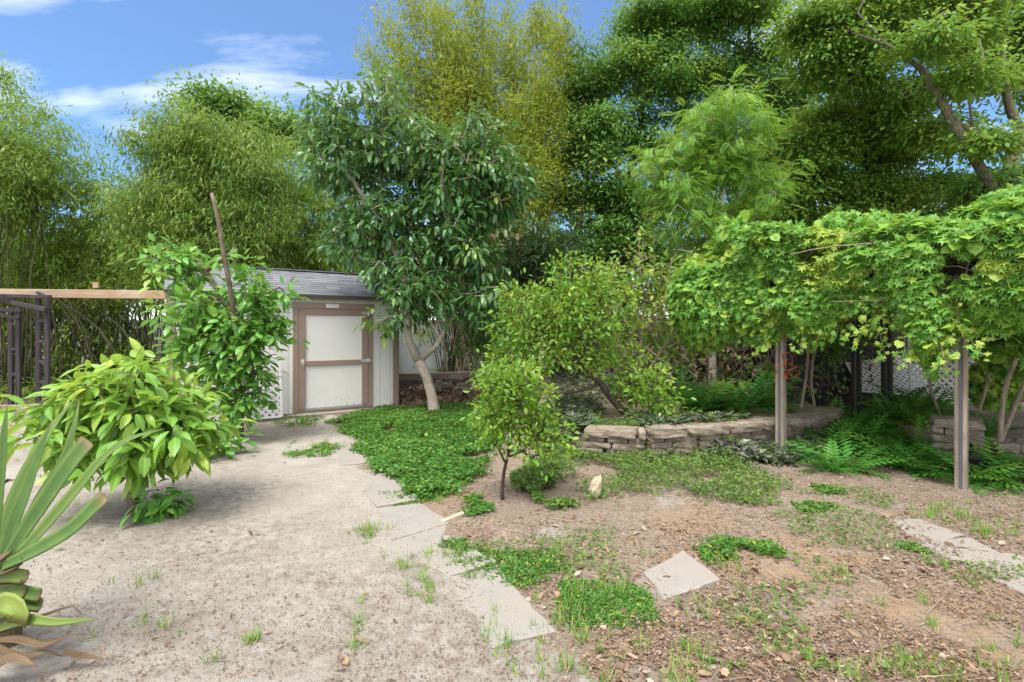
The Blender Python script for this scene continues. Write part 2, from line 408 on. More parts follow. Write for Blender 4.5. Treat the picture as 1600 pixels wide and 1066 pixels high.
# ground --------------------------------------------------------------
k = NT('sandy soil'); at = k.n('Attribute', attribute_name='lf'); sp = k.n('SeparateColor'); k.l(at.outputs['Color'], sp.inputs[0])
wv = k.world()
n1 = k.noise(wv, 2.2, 6, .62); n2 = k.noise(wv, 14, 6, .7); n3 = k.noise(wv, 240, 3, .75); n4 = k.noise(wv, 55, 5, .75)
sand = k.ramp(n1, [(.3, (.245, .218, .18)), (.55, (.325, .30, .256)), (.75, (.365, .338, .293))])
sand = k.mix(k.math('MULTIPLY', k.ramp(n4, [(.55, (0, 0, 0)), (.65, (1, 1, 1))]), .55), sand, (.19, .15, .115))
sand = k.mix(.22, sand, k.ramp(n3, [(.3, (.16, .13, .10)), (.62, (.66, .60, .53))]))
# darker debris drifts in the sand
db = k.math('MULTIPLY', sp.outputs[2], k.ramp(n2, [(.42, (0, 0, 0)), (.62, (1, 1, 1))]))
sand = k.mix(k.math('MULTIPLY', db, .65), sand, (.17, .125, .09))
# mulch : chips of many browns
vo = k.n('TexVoronoi'); vo.inputs['Scale'].default_value = 62; vo.inputs['Randomness'].default_value = 1
nd = k.n('TexNoise'); nd.inputs['Scale'].default_value = 22; k.l(wv, nd.inputs['Vector'])
vm = k.n('MixRGB'); vm.inputs[0].default_value = .12; k.l(wv, vm.inputs[1]); k.l(nd.outputs[1], vm.inputs[2]); k.l(vm.outputs[0], vo.inputs['Vector'])
vs = k.n('SeparateColor'); k.l(vo.outputs['Color'], vs.inputs[0])
mul = k.ramp(vs.outputs[0], [(0, (.075, .056, .042)), (.3, (.15, .115, .088)), (.6, (.225, .178, .138)), (.85, (.31, .255, .20)), (1, (.44, .38, .31))])
mul = k.mix(.5, mul, k.ramp(n4, [(.35, (.10, .07, .05)), (.65, (.42, .32, .23))]))
mul = k.mix(k.ramp(n1, [(.46, (0, 0, 0)), (.7, (.6, .6, .6))]), mul, (.25, .212, .175))
og = k.math('MULTIPLY', sp.outputs[1], k.ramp(n2, [(.38, (0, 0, 0)), (.58, (1, 1, 1))]))
mul = k.mix(k.math('MULTIPLY', og, .5), mul, (.36, .225, .115))
sf = k.math('ADD', sp.outputs[0], k.math('MULTIPLY', k.math('SUBTRACT', n2, .5), .9)); sf = k.ramp(sf, [(.4, (0, 0, 0)), (.6, (1, 1, 1))])
col = k.mix(sf, mul, sand)
hb = k.math('ADD', k.math('MULTIPLY', n2, .6), k.math('ADD', k.math('MULTIPLY', n4, .5), k.math('MULTIPLY', n3, .12)))
M['ground'] = k.done(k.pbsdf(col, .95, .1, k.bump(hb, 1.0, .03)).outputs[0])

# ------------------------------------------------------------------ terrain
BED1 = [(.72, 6.10), (1.55, 5.98), (1.9, 6.0), (2.6, 6.28), (3.1, 6.5), (3.65, 6.75), (4.3, 7.1), (4.75, 7.7), (5.1, 9.2), (7.5, 13.), (0.2, 13.), (0.3, 8.2)]
BED2 = [(4.85, 5.9), (5.6, 5.72), (7.0, 5.6), (9, 5.6), (10, 9), (6.2, 8.2), (5.2, 7.0)]
SAND = [(-1200, 2600), (-1200, 640), (250, 672), (420, 652), (520, 648), (548, 700), (600, 770), (640, 800), (690, 850), (770, 925), (850, 1000), (930, 1066), (1020, 1300), (1300, 2600)]

def height(x, y):
    near = np.clip((14 - y) / 4, 0, 1)
    h = .030 * (fbm(x * .9, y * .9, 3) - .5) + .034 * (fbm(x * 4.2, y * 4.2, 5) - .5) + .012 * (fbm(x * 11, y * 11, 9, 3) - .5)
    h = h * near
    wx = x + .06 * (vn(x * 3, y * 3, 21) - .5); wy = y
    b = inpoly(wx, wy, BED1)
    up = .27 + .05 * (fbm(x * 1.5, y * 1.5, 31) - .5) + np.clip((y - 7) * .02, 0, .08)
    h = np.where(b, h + up, h)
    b2 = inpoly(wx, wy, BED2); h = np.where(b2, h + .26 + .06 * (fbm(x * 1.5, y * 1.5, 33) - .5), h)
    # leaf mound beside the shed
    h = h + .22 * np.exp(-(((x + 1.75) / .9) ** 2 + ((y - 11.3) / .8) ** 2))
    # sand drifted over the near edge of the path
    h = h - .004
    return h
def gz(x, y):
    return float(height(np.array([float(x)]), np.array([float(y)]))[0])
def gzv(p):
    return height(p[:, 0], p[:, 1])

xs = np.unique(np.round(np.concatenate([np.linspace(-90, -9, 28), np.arange(-8.8, 8.8, .045), np.linspace(9, 90, 28)]), 4))
ys = np.unique(np.round(np.concatenate([np.linspace(-20, 1.2, 14), np.arange(1.4, 6.5, .03), np.arange(6.5, 13.2, .05), np.linspace(13.4, 30, 24), np.linspace(34, 160, 16)]), 4))
X, Y = np.meshgrid(xs, ys); x = X.ravel(); y = Y.ravel()
z = height(x, y)
ye = np.maximum(y, .9); px = CX + x / ye * F; py = HY + CAMZ * F / ye
wp = px + 34 * (fbm(x * 2.2, y * 2.2, 41) - .5) * 2; wq = py + 20 * (fbm(x * 2.2, y * 2.2, 47) - .5) * 2
a = np.zeros((len(x), 4))
sand_m = inpoly(wp, wq, SAND).astype(float)
patch = np.zeros(len(x))
for (cx, cy, rx, ry) in ((1030, 905, 60, 42), (1200, 955, 90, 40), (1050, 770, 55, 22), (860, 830, 55, 18), (1310, 990, 110, 40), (690, 755, 60, 25), (1330, 850, 70, 20), (940, 985, 60, 40), (980, 1060, 70, 40), (1460, 840, 120, 50)):
    patch = np.maximum(patch, np.clip(1.35 - ((wp - cx) / rx) ** 2 - ((wq - cy) / ry) ** 2, 0, 1))
a[:, 0] = np.maximum(sand_m, patch * (.22 + .42 * fbm(x * 3, y * 3, 55)))
org = np.zeros(len(x))
for (cx, cy, rx, ry) in ((660, 775, 75, 28), (1090, 810, 70, 24), (1080, 865, 60, 25), (1190, 890, 90, 25), (1040, 690, 70, 20), (1460, 960, 150, 60), (1520, 1040, 120, 50), (1230, 870, 160, 40)):
    org = np.maximum(org, np.clip(1.3 - ((wp - cx) / rx) ** 2 - ((wq - cy) / ry) ** 2, 0, 1))
a[:, 1] = org
deb = np.clip((fbm(x * .8, y * .8, 61) - .42) * 3.2, 0, 1)
for (cx, cy, rx, ry) in ((160, 830, 90, 30), (100, 1010, 110, 50), (400, 670, 110, 25), (60, 690, 120, 40), (800, 760, 80, 30), (350, 770, 120, 25), (480, 900, 120, 20)):
    deb = np.maximum(deb, np.clip(1.2 - ((wp - cx) / rx) ** 2 - ((wq - cy) / ry) ** 2, 0, 1))
a[:, 2] = deb
nx, ny = len(xs), len(ys); i = np.arange((ny - 1) * (nx - 1)); r_, c_ = i // (nx - 1), i % (nx - 1); b = r_ * nx + c_
mb = MB(); mb.add(np.stack([x, y, z], 1), np.stack([b, b + 1, b + nx + 1, b + nx], 1), a)
kind(mb.obj('ground', M['ground'], smooth=True), 'structure')

# ------------------------------------------------------------------ concrete path slabs
def slab(name, pxs, label, top=.018, group=None, structure=False, tilt=0.0):
    mb = MB(); pts = np.array([G(*p) for p in pxs]); c = pts.mean(0)
    ring = []
    n = len(pts)
    for i in range(n):
        p, q = pts[i], pts[(i + 1) % n]; m = max(2, int(np.linalg.norm(q - p) / .05))
        for t in np.arange(m) / m:
            e = p + (q - p) * t; sd_ = e - c; wv_ = .035 * (vn(np.array([e[0] * 7.]), np.array([e[1] * 7.]), 301)[0] - .5); e = e + sd_ / max(.1, np.linalg.norm(sd_)) * wv_ + np.array([rng.normal(0, .003), rng.normal(0, .003), 0]); ring.append(e)
    ring = np.array(ring); m = len(ring)
    zt = top + tilt * (ring[:, 0] - c[0])
    inner = c + (ring - c) * (1 - .012 / np.maximum(np.linalg.norm(ring - c, axis=1, keepdims=True), .1))
    t0 = np.column_stack([inner[:, :2], zt]); t1 = np.column_stack([ring[:, :2], zt - .008]); t2 = np.column_stack([ring[:, :2], np.full(m, -.06)])
    v = np.concatenate([[[c[0], c[1], top]], t0, t1, t2]); j = np.arange(m); kx = (j + 1) % m
    mb.add(v, np.stack([np.zeros(m, int), 1 + j, 1 + kx], 1))
    n0 = 0
    mb.f.append((np.stack([1 + m + j, 1 + m + kx, 1 + kx, 1 + j], 1), 0)); mb.f.append((np.stack([1 + 2 * m + j, 1 + 2 * m + kx, 1 + m + kx, 1 + m + j], 1), 0))
    o = mb.obj(name, M['concrete'])
    return tag(o, label, 'paving slab', group)
GP = 'concrete slabs of the sunken garden path'
slab('concrete_slab', [(520, 690), (562, 688), (588, 722), (532, 728)], 'small far concrete slab of the path nearest the shed, its edge under ground cover', .007, GP, tilt=.03)
slab('concrete_slab', [(533, 730), (589, 724), (655, 783), (588, 792)], 'concrete path slab between the far slab and the green grass edge, half sanded over', .004, GP, tilt=.04)
slab('concrete_slab', [(590, 794), (654, 785), (697, 812), (700, 819), (612, 842)], 'concrete path slab left of the bare orange soil patch and the low timber stake', .007, GP, tilt=.03)
slab('concrete_slab', [(606, 846), (700, 821), (688, 850), (640, 872), (600, 880)], 'concrete path slab dusted with sand in the middle of the path', .004, GP, tilt=.04)
slab('concrete_slab', [(655, 872), (738, 858), (775, 880), (698, 901)], 'clean pale concrete path slab beside the grass strip', .009, GP, tilt=.05)
slab('concrete_slab', [(699, 904), (777, 883), (866, 990), (770, 1010)], 'long concrete path slab closest to the camera, sand along its left side', .007, GP, tilt=.055)
slab('concrete_paver', [(1006, 893), (1068, 864), (1125, 913), (1036, 936)], 'single square concrete paver lying alone in the mulch, left half dusted with sand', .016, tilt=.09)
GR = 'concrete slabs of the path by the pergola'
slab('concrete_slab', [(1392, 812), (1436, 812), (1510, 838), (1432, 850)], 'sanded concrete slab at the far end of the path near the pergola post', .008, GR, tilt=.02)
slab('concrete_slab', [(1434, 852), (1512, 840), (1562, 866), (1585, 867), (1700, 905), (1700, 980), (1590, 925)], 'clean pale concrete slab running out of the picture near the pergola post', .012, GR)

# ------------------------------------------------------------------ shed
A0 = np.array([-5.31, 7.9, 0]); SA = math.atan2(.548, .837)
shed = thing('garden_shed', 'white painted garden shed with tan trim, grey shingle roof and a wide single door', 'shed', A0, rz=SA)
SL, SD, SE, SRZ = 3.70, 3.04, 2.07, 2.64
mb = MB()
mb.box((SL / 2, .045, 1.03), (SL - .02, .05, 1.98)); mb.box((SL / 2, SD - .045, 1.03), (SL - .02, .05, 1.98))
pw = .203; xk = .1
while xk < SL - .1:
    w = min(pw, SL - .1 - xk); mb.box((xk + w / 2, .012, 1.05), (w - .007, .024, 2.02)); xk += pw
for sx in (.045, SL - .045):                      # gable end walls
    v = [[sx - .024, .07, .04], [sx + .024, .07, .04], [sx + .024, SD - .07, .04], [sx - .024, SD - .07, .04], [sx - .024, .07, SE], [sx + .024, .07, SE], [sx + .024, SD - .07, SE], [sx - .024, SD - .07, SE], [sx - .024, SD / 2, SRZ - .04], [sx + .024, SD / 2, SRZ - .04]]
    mb.add(v, [[0, 1, 2, 3], [0, 4, 5, 1], [3, 2, 6, 7], [0, 3, 7, 4], [1, 5, 6, 2], [4, 8, 9, 5], [7, 6, 9, 8]]); mb.f.append((np.array([[4, 7, 8], [5, 9, 6]]) + mb.n - 10, 0))
mb.obj('wall', M['siding'], shed, local=True)
for cx, cy in ((.045, -.012), (SL - .045, -.012)):
    mb = MB(); mb.box((cx, cy, 1.04), (.092, .022, 2.03), bev=.003); sx = -.012 if cx < 1 else SL + .012; mb.box((sx, .04, 1.04), (.022, .10, 2.03), bev=.003); mb.obj('corner_trim', M['trim'], shed, local=True)
mb = MB(); mb.box((SL / 2, -.10, SE - .012), (SL + .02, .022, .05), bev=.003); mb.box((SL / 2, -.045, SE - .03), (SL - .02, .088, .012)); mb.obj('eave_board', M['trim'], shed, local=True)
mb = MB(); mb.box((SL / 2, SD / 2, .02), (SL - .1, SD - .1, .08)); mb.obj('floor_frame', M['soffit'], shed, local=True)
# roof with laid shingles
roof = MB(); ov = .13; y0, z0 = -ov, SE - .0; y1, z1 = SD / 2, SRZ
sl = math.hypot(y1 - y0, z1 - z0); th = math.atan2(z1 - z0, y1 - y0)
for sgn in (1, -1):
    ax = [(1, 0, 0), (0, sgn * math.cos(th), math.sin(th)), (0, -sgn * math.sin(th), math.cos(th))]
    cy = (y0 + y1) / 2 if sgn > 0 else SD - (y0 + y1) / 2
    roof.box((SL / 2, cy, (z0 + z1) / 2 + .01), (SL + .08, sl, .03), ax=ax, a=(.2, 0, 0, 0))
    nc = 12
    for i in range(nc):
        d = (i + .5) / nc; cy = y0 + (y1 - y0) * d; cz = z0 + (z1 - z0) * d
        if sgn < 0: cy = SD - cy
        xk = -.05 + rng.uniform(-.12, 0)
        while xk < SL + .05:
            w = rng.uniform(.11, .30); a0 = max(xk, -.05); b0 = min(xk + w, SL + .05)
            if b0 - a0 > .02:
                e = .004 + .004 * rng.random(); tl = .05
                ay = np.array(ax[1]) * math.cos(tl) - np.array(ax[2]) * math.sin(tl); az = np.array(ax[2]) * math.cos(tl) + np.array(ax[1]) * math.sin(tl)
                roof.box((( a0 + b0) / 2, cy + ax[2][1] * .033, cz + ax[2][2] * .033 + .004), (b0 - a0 - .003, sl / nc * 1.06, e + .006), ax=[ax[0], ay, az], a=(float(rng.random()), 0, 0, 0))
            xk += w
for i in range(14): roof.box((SL / 2 - 1.9 + i * .29, SD / 2, z1 + .052), (.30, .2, .018), a=(float(rng.random()), 0, 0, 0))
roof.obj('roof', M['shingle'], shed, local=True)
mb = MB(); mb.box((SL / 2, y0 - .012, z0 + .012), (SL + .10, .012, .045)); mb.obj('drip_edge', M['soffit'], shed, local=True)
d0, d1 = 1.80, 3.20
mb = MB()
for cx in (d0 + .045, d1 - .045): mb.box((cx, -.014, .955), (.09, .026, 1.83), bev=.003)
mb.box(((d0 + d1) / 2, -.016, 1.925), (d1 - d0 + .05, .03, .105), bev=.003)
mb.obj('door_surround', M['trim'], shed, local=True)
mb = MB(); mb.box(((d0 + d1) / 2, -.005, .98), (d1 - d0 - .2, .012, 1.74)); door = mb.obj('door', M['siding'], shed, local=True)
mb = MB(); i0, i1 = d0 + .095, d1 - .095
for cx in (i0 + .055, i1 - .055): mb.box((cx, -.022, .985), (.11, .028, 1.76), bev=.003)
for cz, h in ((1.81, .11), (.90, .09)): mb.box(((i0 + i1) / 2, -.0215, cz), (i1 - i0 - .222, .026, h), bev=.003)
mb.obj('door_frame', M['trim'], door, local=True)
mb = MB(); mb.tube([(i0 + .06, -.04, .93), (i0 + .06, -.075, .93)], .022, 10); mb.tube([(i0 + .06, -.078, .94), (i0 + .055, -.085, .90), (i0 + .062, -.082, .84)], .012, 8); mb.box((i0 + .06, -.040, .93), (.05, .008, .09), bev=.003)
mb.obj('handle', M['steel'], door, local=True)
for zc in (1.80, .92):
    mb = MB(); mb.box((i1 - .055, -.041, zc), (.12, .008, .05), bev=.003); mb.tube([(i1 + .005, -.045, zc - .045), (i1 + .005, -.045, zc + .045)], .011, 8); mb.box((i1 + .04, -.033, zc), (.06, .008, .05), bev=.003); mb.obj('hinge', M['steel'], door, local=True)
mb = MB(); mb.box(((d0 + d1) / 2, -.03, .06), (d1 - d0 - .1, .08, .05), bev=.004); mb.obj('door_sill', M['rail_wood'], shed, local=True)
mb = MB(); mb.box((2.45, -.0345, 1.925), (.20, .006, .07), bev=.002); mb.box((2.562, -.0345, 1.925), (.018, .006, .07), bev=.002); pl = mb.obj('name_plaque', M['plaque'], shed, local=True)
fc = bpy.data.curves.new('lettering', 'FONT'); fc.body = 'TUFF SHED'; fc.size = .036; fc.align_x = 'CENTER'; fc.align_y = 'CENTER'; fc.extrude = .0008
fo = bpy.data.objects.new('lettering', fc); C.objects.link(fo); me_ = bpy.data.meshes.new_from_object(fo.evaluated_get(bpy.context.evaluated_depsgraph_get())); bpy.data.objects.remove(fo)
fo = bpy.data.objects.new('lettering', me_); C.objects.link(fo); fo.parent = pl; fo.location = (2.455, -.0385, 1.937); fo.rotation_euler = (R(90), 0, 0); me_.materials.clear(); me_.materials.append(M['ink'])
# strip of broken concrete at the foot of the door
mb = MB()
xk = 1.2
while xk < 3.2:
    w = rng.uniform(.25, .5); mb.box((xk + w / 2, -.12 + rng.uniform(-.02, .02), .012), (w, .16, .05), rz=rng.normal(0, .03), bev=.012); xk += w
o = mb.obj('door_step', M['concrete'], local=True); o.location = A0; o.rotation_euler = (0, 0, SA); tag(o, 'low broken concrete strip along the foot of the shed wall', 'step')

def lattice(name, label, origin, ux, uz, w, h, pitch, sw, mats, group=None, frame=True):
    """two layers of crossing diagonal slats clipped to a w x h panel"""
    mb = MB(); ux = nz(np.array(ux, float)); uz = nz(np.array(uz, float)); n = np.cross(ux, uz)
    for lay, sg in ((0, 1), (1, -1)):
        c = -h if sg > 0 else 0
        cs = np.arange(-(w + h), w + h, pitch * 1.414)
        for c in cs:
            # x = t, z = sg*t + c
            t0, t1 = 0, w
            if sg > 0: lo, hi = max(0, -c), min(w, h - c)
            else: lo, hi = max(0, c - h), min(w, c)
            if hi - lo < .02: continue
            p = origin + ux * lo + uz * (sg * lo + c) + n * (lay * .008); q = origin + ux * hi + uz * (sg * hi + c) + n * (lay * .008)
            mb.beam(p, q, .006, sw, up=np.cross(n, nz(q - p)))
    if frame:
        o = origin + n * .004
        for p, q in (((0, 0), (w, 0)), ((0, h), (w, h)), ((0, 0), (0, h)), ((w, 0), (w, h))):
            mb.beam(o + ux * p[0] + uz * p[1], o + ux * q[0] + uz * q[1], .02, .035, up=uz if p[1] == q[1] else ux)
    ob = mb.obj(name, mats); return tag(ob, label, 'lattice panel', group)

su = np.array([.837, .548, 0]); sv = np.array([-.548, .837, 0])
lattice('lattice_panel', 'white plastic lattice panel leaning on the shed wall behind the pruned tree', A0 + su * .75 - sv * .32 + np.array([0, 0, .06]), su, sv * .22 + np.array([0, 0, 1]), .82, 1.0, .075, .03, M['white_plastic'])

# ------------------------------------------------------------------ left pergola beam, arbor, kerb
t = thing('timber_beam', 'long pale timber beam running from the shed side out of the picture', 'beam', W(130, 460, 9.3))
mb = MB(); mb.beam(W(-190, 456, 9.35), W(262, 461, 9.2), .14, .15, bev=.006); mb.obj('rail', M['beam_wood'], t)
mb = MB(); p = W(150, 446, 9.28); mb.box(p, (.10, .04, .10), bev=.004); mb.obj('block', M['beam_wood'], t)
mb = MB(); p = W(-170, 470, 9.35); mb.box((p[0], p[1], 1.0), (.1, .1, 2.05), bev=.005); mb.obj('post', M['beam_wood'], t)

t = thing('garden_arbor', 'blackened wooden arbor with slatted double posts and a braced top', 'arbor', G(40, 648))
ap = [(G(60, 651), 2.06), (G(74, 653), 2.06), (G(17, 645), 1.90), (G(29, 646), 1.90)]
for p, h in ap:
    mb = MB(); mb.box((p[0], p[1], h / 2), (.075, .05, h), bev=.004); mb.obj('post', M['dark_wood'], t)
for k_, z0 in [(0, q_) for q_ in (.25, .6, .95, 1.3, 1.65)] + [(2, q_) for q_ in (.25, .7, 1.15, 1.6)]:
    mb = MB(); mb.beam(ap[k_][0] + [0, 0, z0], ap[k_ + 1][0] + [0, 0, z0], .03, .045); mb.obj('rung', M['dark_wood'], t)
for p, q, w in ((W(-60, 461, 8.7), W(80, 464, 8.75), .06), (W(-10, 466, 8.85), W(72, 484, 8.6), .07), (W(-40, 481, 9.1), W(34, 486, 9.15), .06), (W(-20, 486, 9.0), W(28, 499, 9.0), .05), (W(58, 457, 8.8), W(78, 466, 8.7), .04)):
    mb = MB(); mb.beam(p, q, .05, w, bev=.004); mb.obj('top_bar', M['dark_wood'], t)

mb = MB(); p, q = G(-160, 660), G(150, 648); mb.beam(p + [0, 0, .1], q + [0, 0, .1], .09, .24, bev=.01); mb.beam(p + [0, -.12, .02], q + [0, -.12, .02], .10, .05, bev=.005)
tag(mb.obj('planter_kerb', M['grey_wood']), 'low grey kerb board behind the black arbor posts', 'kerb')
mb = MB(); q = [G(-60, 775), G(-15, 768), G(12, 752), G(30, 752)]; mb.tube([np.array(p) + [0, 0, .012] for p in q], .012, 8); tag(mb.obj('garden_hose', M['rubber']), 'end of a black garden hose lying on the sand by the agave', 'hose')

# ------------------------------------------------------------------ back walls and fences
mb = MB()
mb.box((-8.0, 15.0, .85), (17., .16, 1.72)); mb.box((-8.0, 15.0, 1.75), (17., .22, .07), bev=.01)
for i in range(9): mb.box((-16.2 + i * 2.05, 14.9, .88), (.3, .12, 1.76), bev=.01)
tag(mb.obj('boundary_wall', M['pale_wall']), 'pale blue grey boundary wall behind the bamboo', 'wall')

f = thing('board_fence', 'dark brown board fence behind the raised bed and the pergola', 'fence', (4, 11.4, 0))
mb = MB(); a0 = np.array([.9, 12.2, 0]); b0 = np.array([13.6, 9.0, 0]); n = 98
for i in range(n):
    p = a0 + (b0 - a0) * (i + .5) / n; h = 1.75 + rng.uniform(-.03, .03); mb.box((p[0], p[1] + (i % 2) * .024, h / 2), (.142, .02, h), rz=math.atan2(-3.2, 12.7) + rng.normal(0, .01), bev=.003)
mb.obj('boards', M['brown_wood'], f)
for zr in (.5, 1.45):
    mb = MB(); mb.beam(a0 + [0, -.04, zr], b0 + [0, -.04, zr], .04, .09); mb.obj('rail', M['brown_wood'], f)
for i in range(5):
    p = a0 + (b0 - a0) * i / 4.0; mb = MB(); mb.box((p[0], p[1] - .10, .95), (.1, .1, 1.9), bev=.005); mb.obj('post', M['brown_wood'], f)

f = thing('low_rail_fence', 'low dark timber edging rail beside the shed with short posts and grey infill', 'fence', G(690, 612))
a0 = W(618, 590, 11.6); b0 = W(785, 584, 12.1)
mb = MB(); mb.beam(a0, b0, .10, .16, bev=.01); mb.beam(a0 + [0, .01, -.155], a0 + (b0 - a0) * .35 + [0, .01, -.155], .06, .06); mb.obj('rail', M['rail_wood'], f)
mb = MB(); mb.beam(a0 + (b0 - a0) * .47 + [0, .03, -.22], b0 + [0, .03, -.22], .07, .28, bev=.01); mb.obj('board', M['rail_wood'], f)
for tt in (.02, .16, .44, .75, .98):
    p = a0 + (b0 - a0) * tt; mb = MB(); mb.box((p[0], p[1] + .02, (p[2] - .08) / 2), (.09, .08, p[2] - .08)); mb.obj('post', M['rail_wood'], f)
mb = MB(); mb.beam(a0 + [0, .09, -.28], a0 + (b0 - a0) * .46 + [0, .09, -.28], .03, .42); mb.obj('infill_panel', M['pale_wall'], f)

# diamond trellis
lattice('diamond_trellis', 'tan expanding diamond trellis leaning in front of the dark board fence', W(1008, 590, 8.75), (1, .05, 0), (-.25, .12, 1), .95, .55, .155, .032, M['lath'], frame=False)
t = thing('weathered_plank', 'weathered half round planks lying on the bed below the diamond trellis', 'planks', W(1055, 600, 9.6))
mb = MB(); mb.beam(W(1012, 596, 9.5), W(1108, 601, 9.8), .34, .035, bev=.01); mb.beam(W(1018, 599, 9.35), W(1106, 605, 9.45), .10, .04, bev=.01); mb.obj('board', M['rail_wood'], t)

# ------------------------------------------------------------------ stones
def stone_shape(mb, c, d, rz=0, a=.5, rough=.1, seed=0, n=10):
    """one rough-split block: a rounded box with jittered surface"""
    u = np.linspace(-1, 1, n); V = []; Fq = []
    base = 0
    for ax in range(3):
        for sg in (-1, 1):
            g1, g2 = np.meshgrid(u, u); P = np.zeros((n * n, 3)); o = [j for j in range(3) if j != ax]
            P[:, ax] = sg; P[:, o[0]] = g1.ravel(); P[:, o[1]] = g2.ravel(); V.append(P)
            i = np.arange((n - 1) * (n - 1)); r, cc = i // (n - 1), i % (n - 1); b = r * n + cc + base
            q = np.stack([b, b + 1, b + n + 1, b + n], 1)
            flip = (sg < 0) ^ (ax == 1)
            Fq.append(q[:, ::-1] if flip else q); base += n * n
    P = np.concatenate(V); L = np.linalg.norm(P, axis=1, keepdims=True); P = P * (1 - .11 * (L - 1))
    q = P * np.array(d) / 2
    j = rough * (fbm(q[:, 0] * 9 + q[:, 2] * 31 + seed * 7.7, q[:, 1] * 9 - q[:, 2] * 17 + seed * 3.1, seed) - .5)
    st = .35 * rough * (vn(q[:, 2] * 40 + seed, q[:, 0] * 3 + q[:, 1] * 3, seed + 5) - .5)
    q = q * (1 + (j + st)[:, None] * np.array([.6, 1.6, .5])) + nz(P) * (j * .15)[:, None]
    cs, sn = math.cos(rz), math.sin(rz); q = np.stack([q[:, 0] * cs - q[:, 1] * sn, q[:, 0] * sn + q[:, 1] * cs, q[:, 2]], 1) + np.array(c)
    mb.add(q, np.concatenate(Fq), (a, 0, 0, 0))

def stone_wall(label, line, h, seed, cap=True, courses=3, group=None):
    line = np.array(line, float); o0 = line.mean(0)
    t = thing('stone_wall', label, 'wall', (o0[0], o0[1], 0), group)
    seg = np.linalg.norm(np.diff(line, axis=0), axis=1); cum = np.concatenate([[0], np.cumsum(seg)])
    def at(s_):
        s_ = np.clip(s_, 0, cum[-1]); return np.array([np.interp(s_, cum, line[:, 0]), np.interp(s_, cum, line[:, 1])])
    mb = MB(); hc = (h - (.09 if cap else 0)) / courses; k = seed * 100
    for cix in range(courses):
        s_ = -rng.uniform(0, .15)
        while s_ < cum[-1] - .03:
            w = rng.uniform(.22, .46); e = min(s_ + w, cum[-1]); b_ = max(s_, 0)
            if e - b_ > .06:
                p, q = at(b_), at(e); an = math.atan2(q[1] - p[1], q[0] - p[0]); m = (p + q) / 2
                stone_shape(mb, (m[0], m[1] + rng.uniform(-.012, .012), hc * (cix + .5)), (e - b_ - .006, .2, hc * .97), an, float(rng.random()), .16, k); k += 1
            s_ = e if e > s_ else s_ + w
    mb.obj('courses', M['stone'], t, smooth=True)
    if cap:
        mb = MB(); s_ = 0
        while s_ < cum[-1] - .03:
            w = rng.uniform(.40, .62); e = min(s_ + w, cum[-1])
            p, q = at(s_), at(e); an = math.atan2(q[1] - p[1], q[0] - p[0]); m = (p + q) / 2
            stone_shape(mb, (m[0], m[1] - .01, h - .045), (e - s_ - .008, .31, .10), an + rng.normal(0, .02), float(rng.random()) * .35, .13, k); k += 1; s_ = e
        mb.obj('capstones', M['stone'], t, smooth=True)
    return t
stone_wall('short end of the stacked stone wall, two capstones beside the citrus tree foot', [(.86, 6.05), (1.15, 5.92), (1.52, 5.86)], .36, 1, courses=4)
stone_wall('long curved stacked stone wall with capstones running behind the slim pergola post', [(1.56, 5.88), (2.0, 5.95), (2.55, 6.14), (3.1, 6.36), (3.65, 6.6), (4.2, 6.92), (4.6, 7.4)], .38, 2, courses=4)
stone_wall('tall stub of stacked stone behind the near pergola post', [(4.72, 5.78), (4.98, 5.62), (5.1, 5.55)], .52, 3, courses=5)
stone_wall('low stacked stone wall half hidden by ferns beside the near pergola post', [(5.2, 5.55), (5.9, 5.45), (6.8, 5.4)], .28, 4, cap=False)

def rock(label, c, d, seed, mat, name='rock', group=None, rz=0, n=14, cat='rock'):
    mb = MB(); stone_shape(mb, (0, 0, 0), d, rz, .3, .5, seed, n); v = mb.v[0]
    mb.v[0] = v * (1 - .25 * np.clip(v[:, 2:3] / d[2], 0, 1)); o = mb.obj(name, mat, smooth=True); o.location = [float(q) for q in c]
    return tag(o, label, cat, group)
def hull_rock(label, c, d, seed, mat):
    import bmesh
    r2 = np.random.default_rng(seed); bm = bmesh.new(); q = nz(r2.normal(size=(26, 3))) * (np.array(d) / 2) * r2.uniform(.8, 1.1, (26, 1)); q[:, 0] += q[:, 2] * .25
    for v in q: bm.verts.new(v)
    bmesh.ops.convex_hull(bm, input=bm.verts); [bm.verts.remove(v) for v in list(bm.verts) if not v.link_faces]
    bmesh.ops.bevel(bm, geom=bm.edges[:], offset=.008, segments=2, affect='EDGES'); bmesh.ops.triangulate(bm, faces=bm.faces[:]); bmesh.ops.subdivide_edges(bm, edges=bm.edges[:], cuts=1)
    for v in bm.verts: v.co += Vector(r2.normal(0, .0022, 3))
    me = bpy.data.meshes.new('rock'); bm.to_mesh(me); bm.free(); me.materials.append(mat); o = bpy.data.objects.new('rock', me); C.objects.link(o); o.location = [float(k_) for k_ in c]; return tag(o, label, 'rock')
p = G(932, 777); hull_rock('pale yellow rock standing in the weeds between the paver and the raised bed', (p[0], p[1], .085), (.15, .14, .23), 5, M['rock'])
GS = 'stones of the loose pile by the low rail'
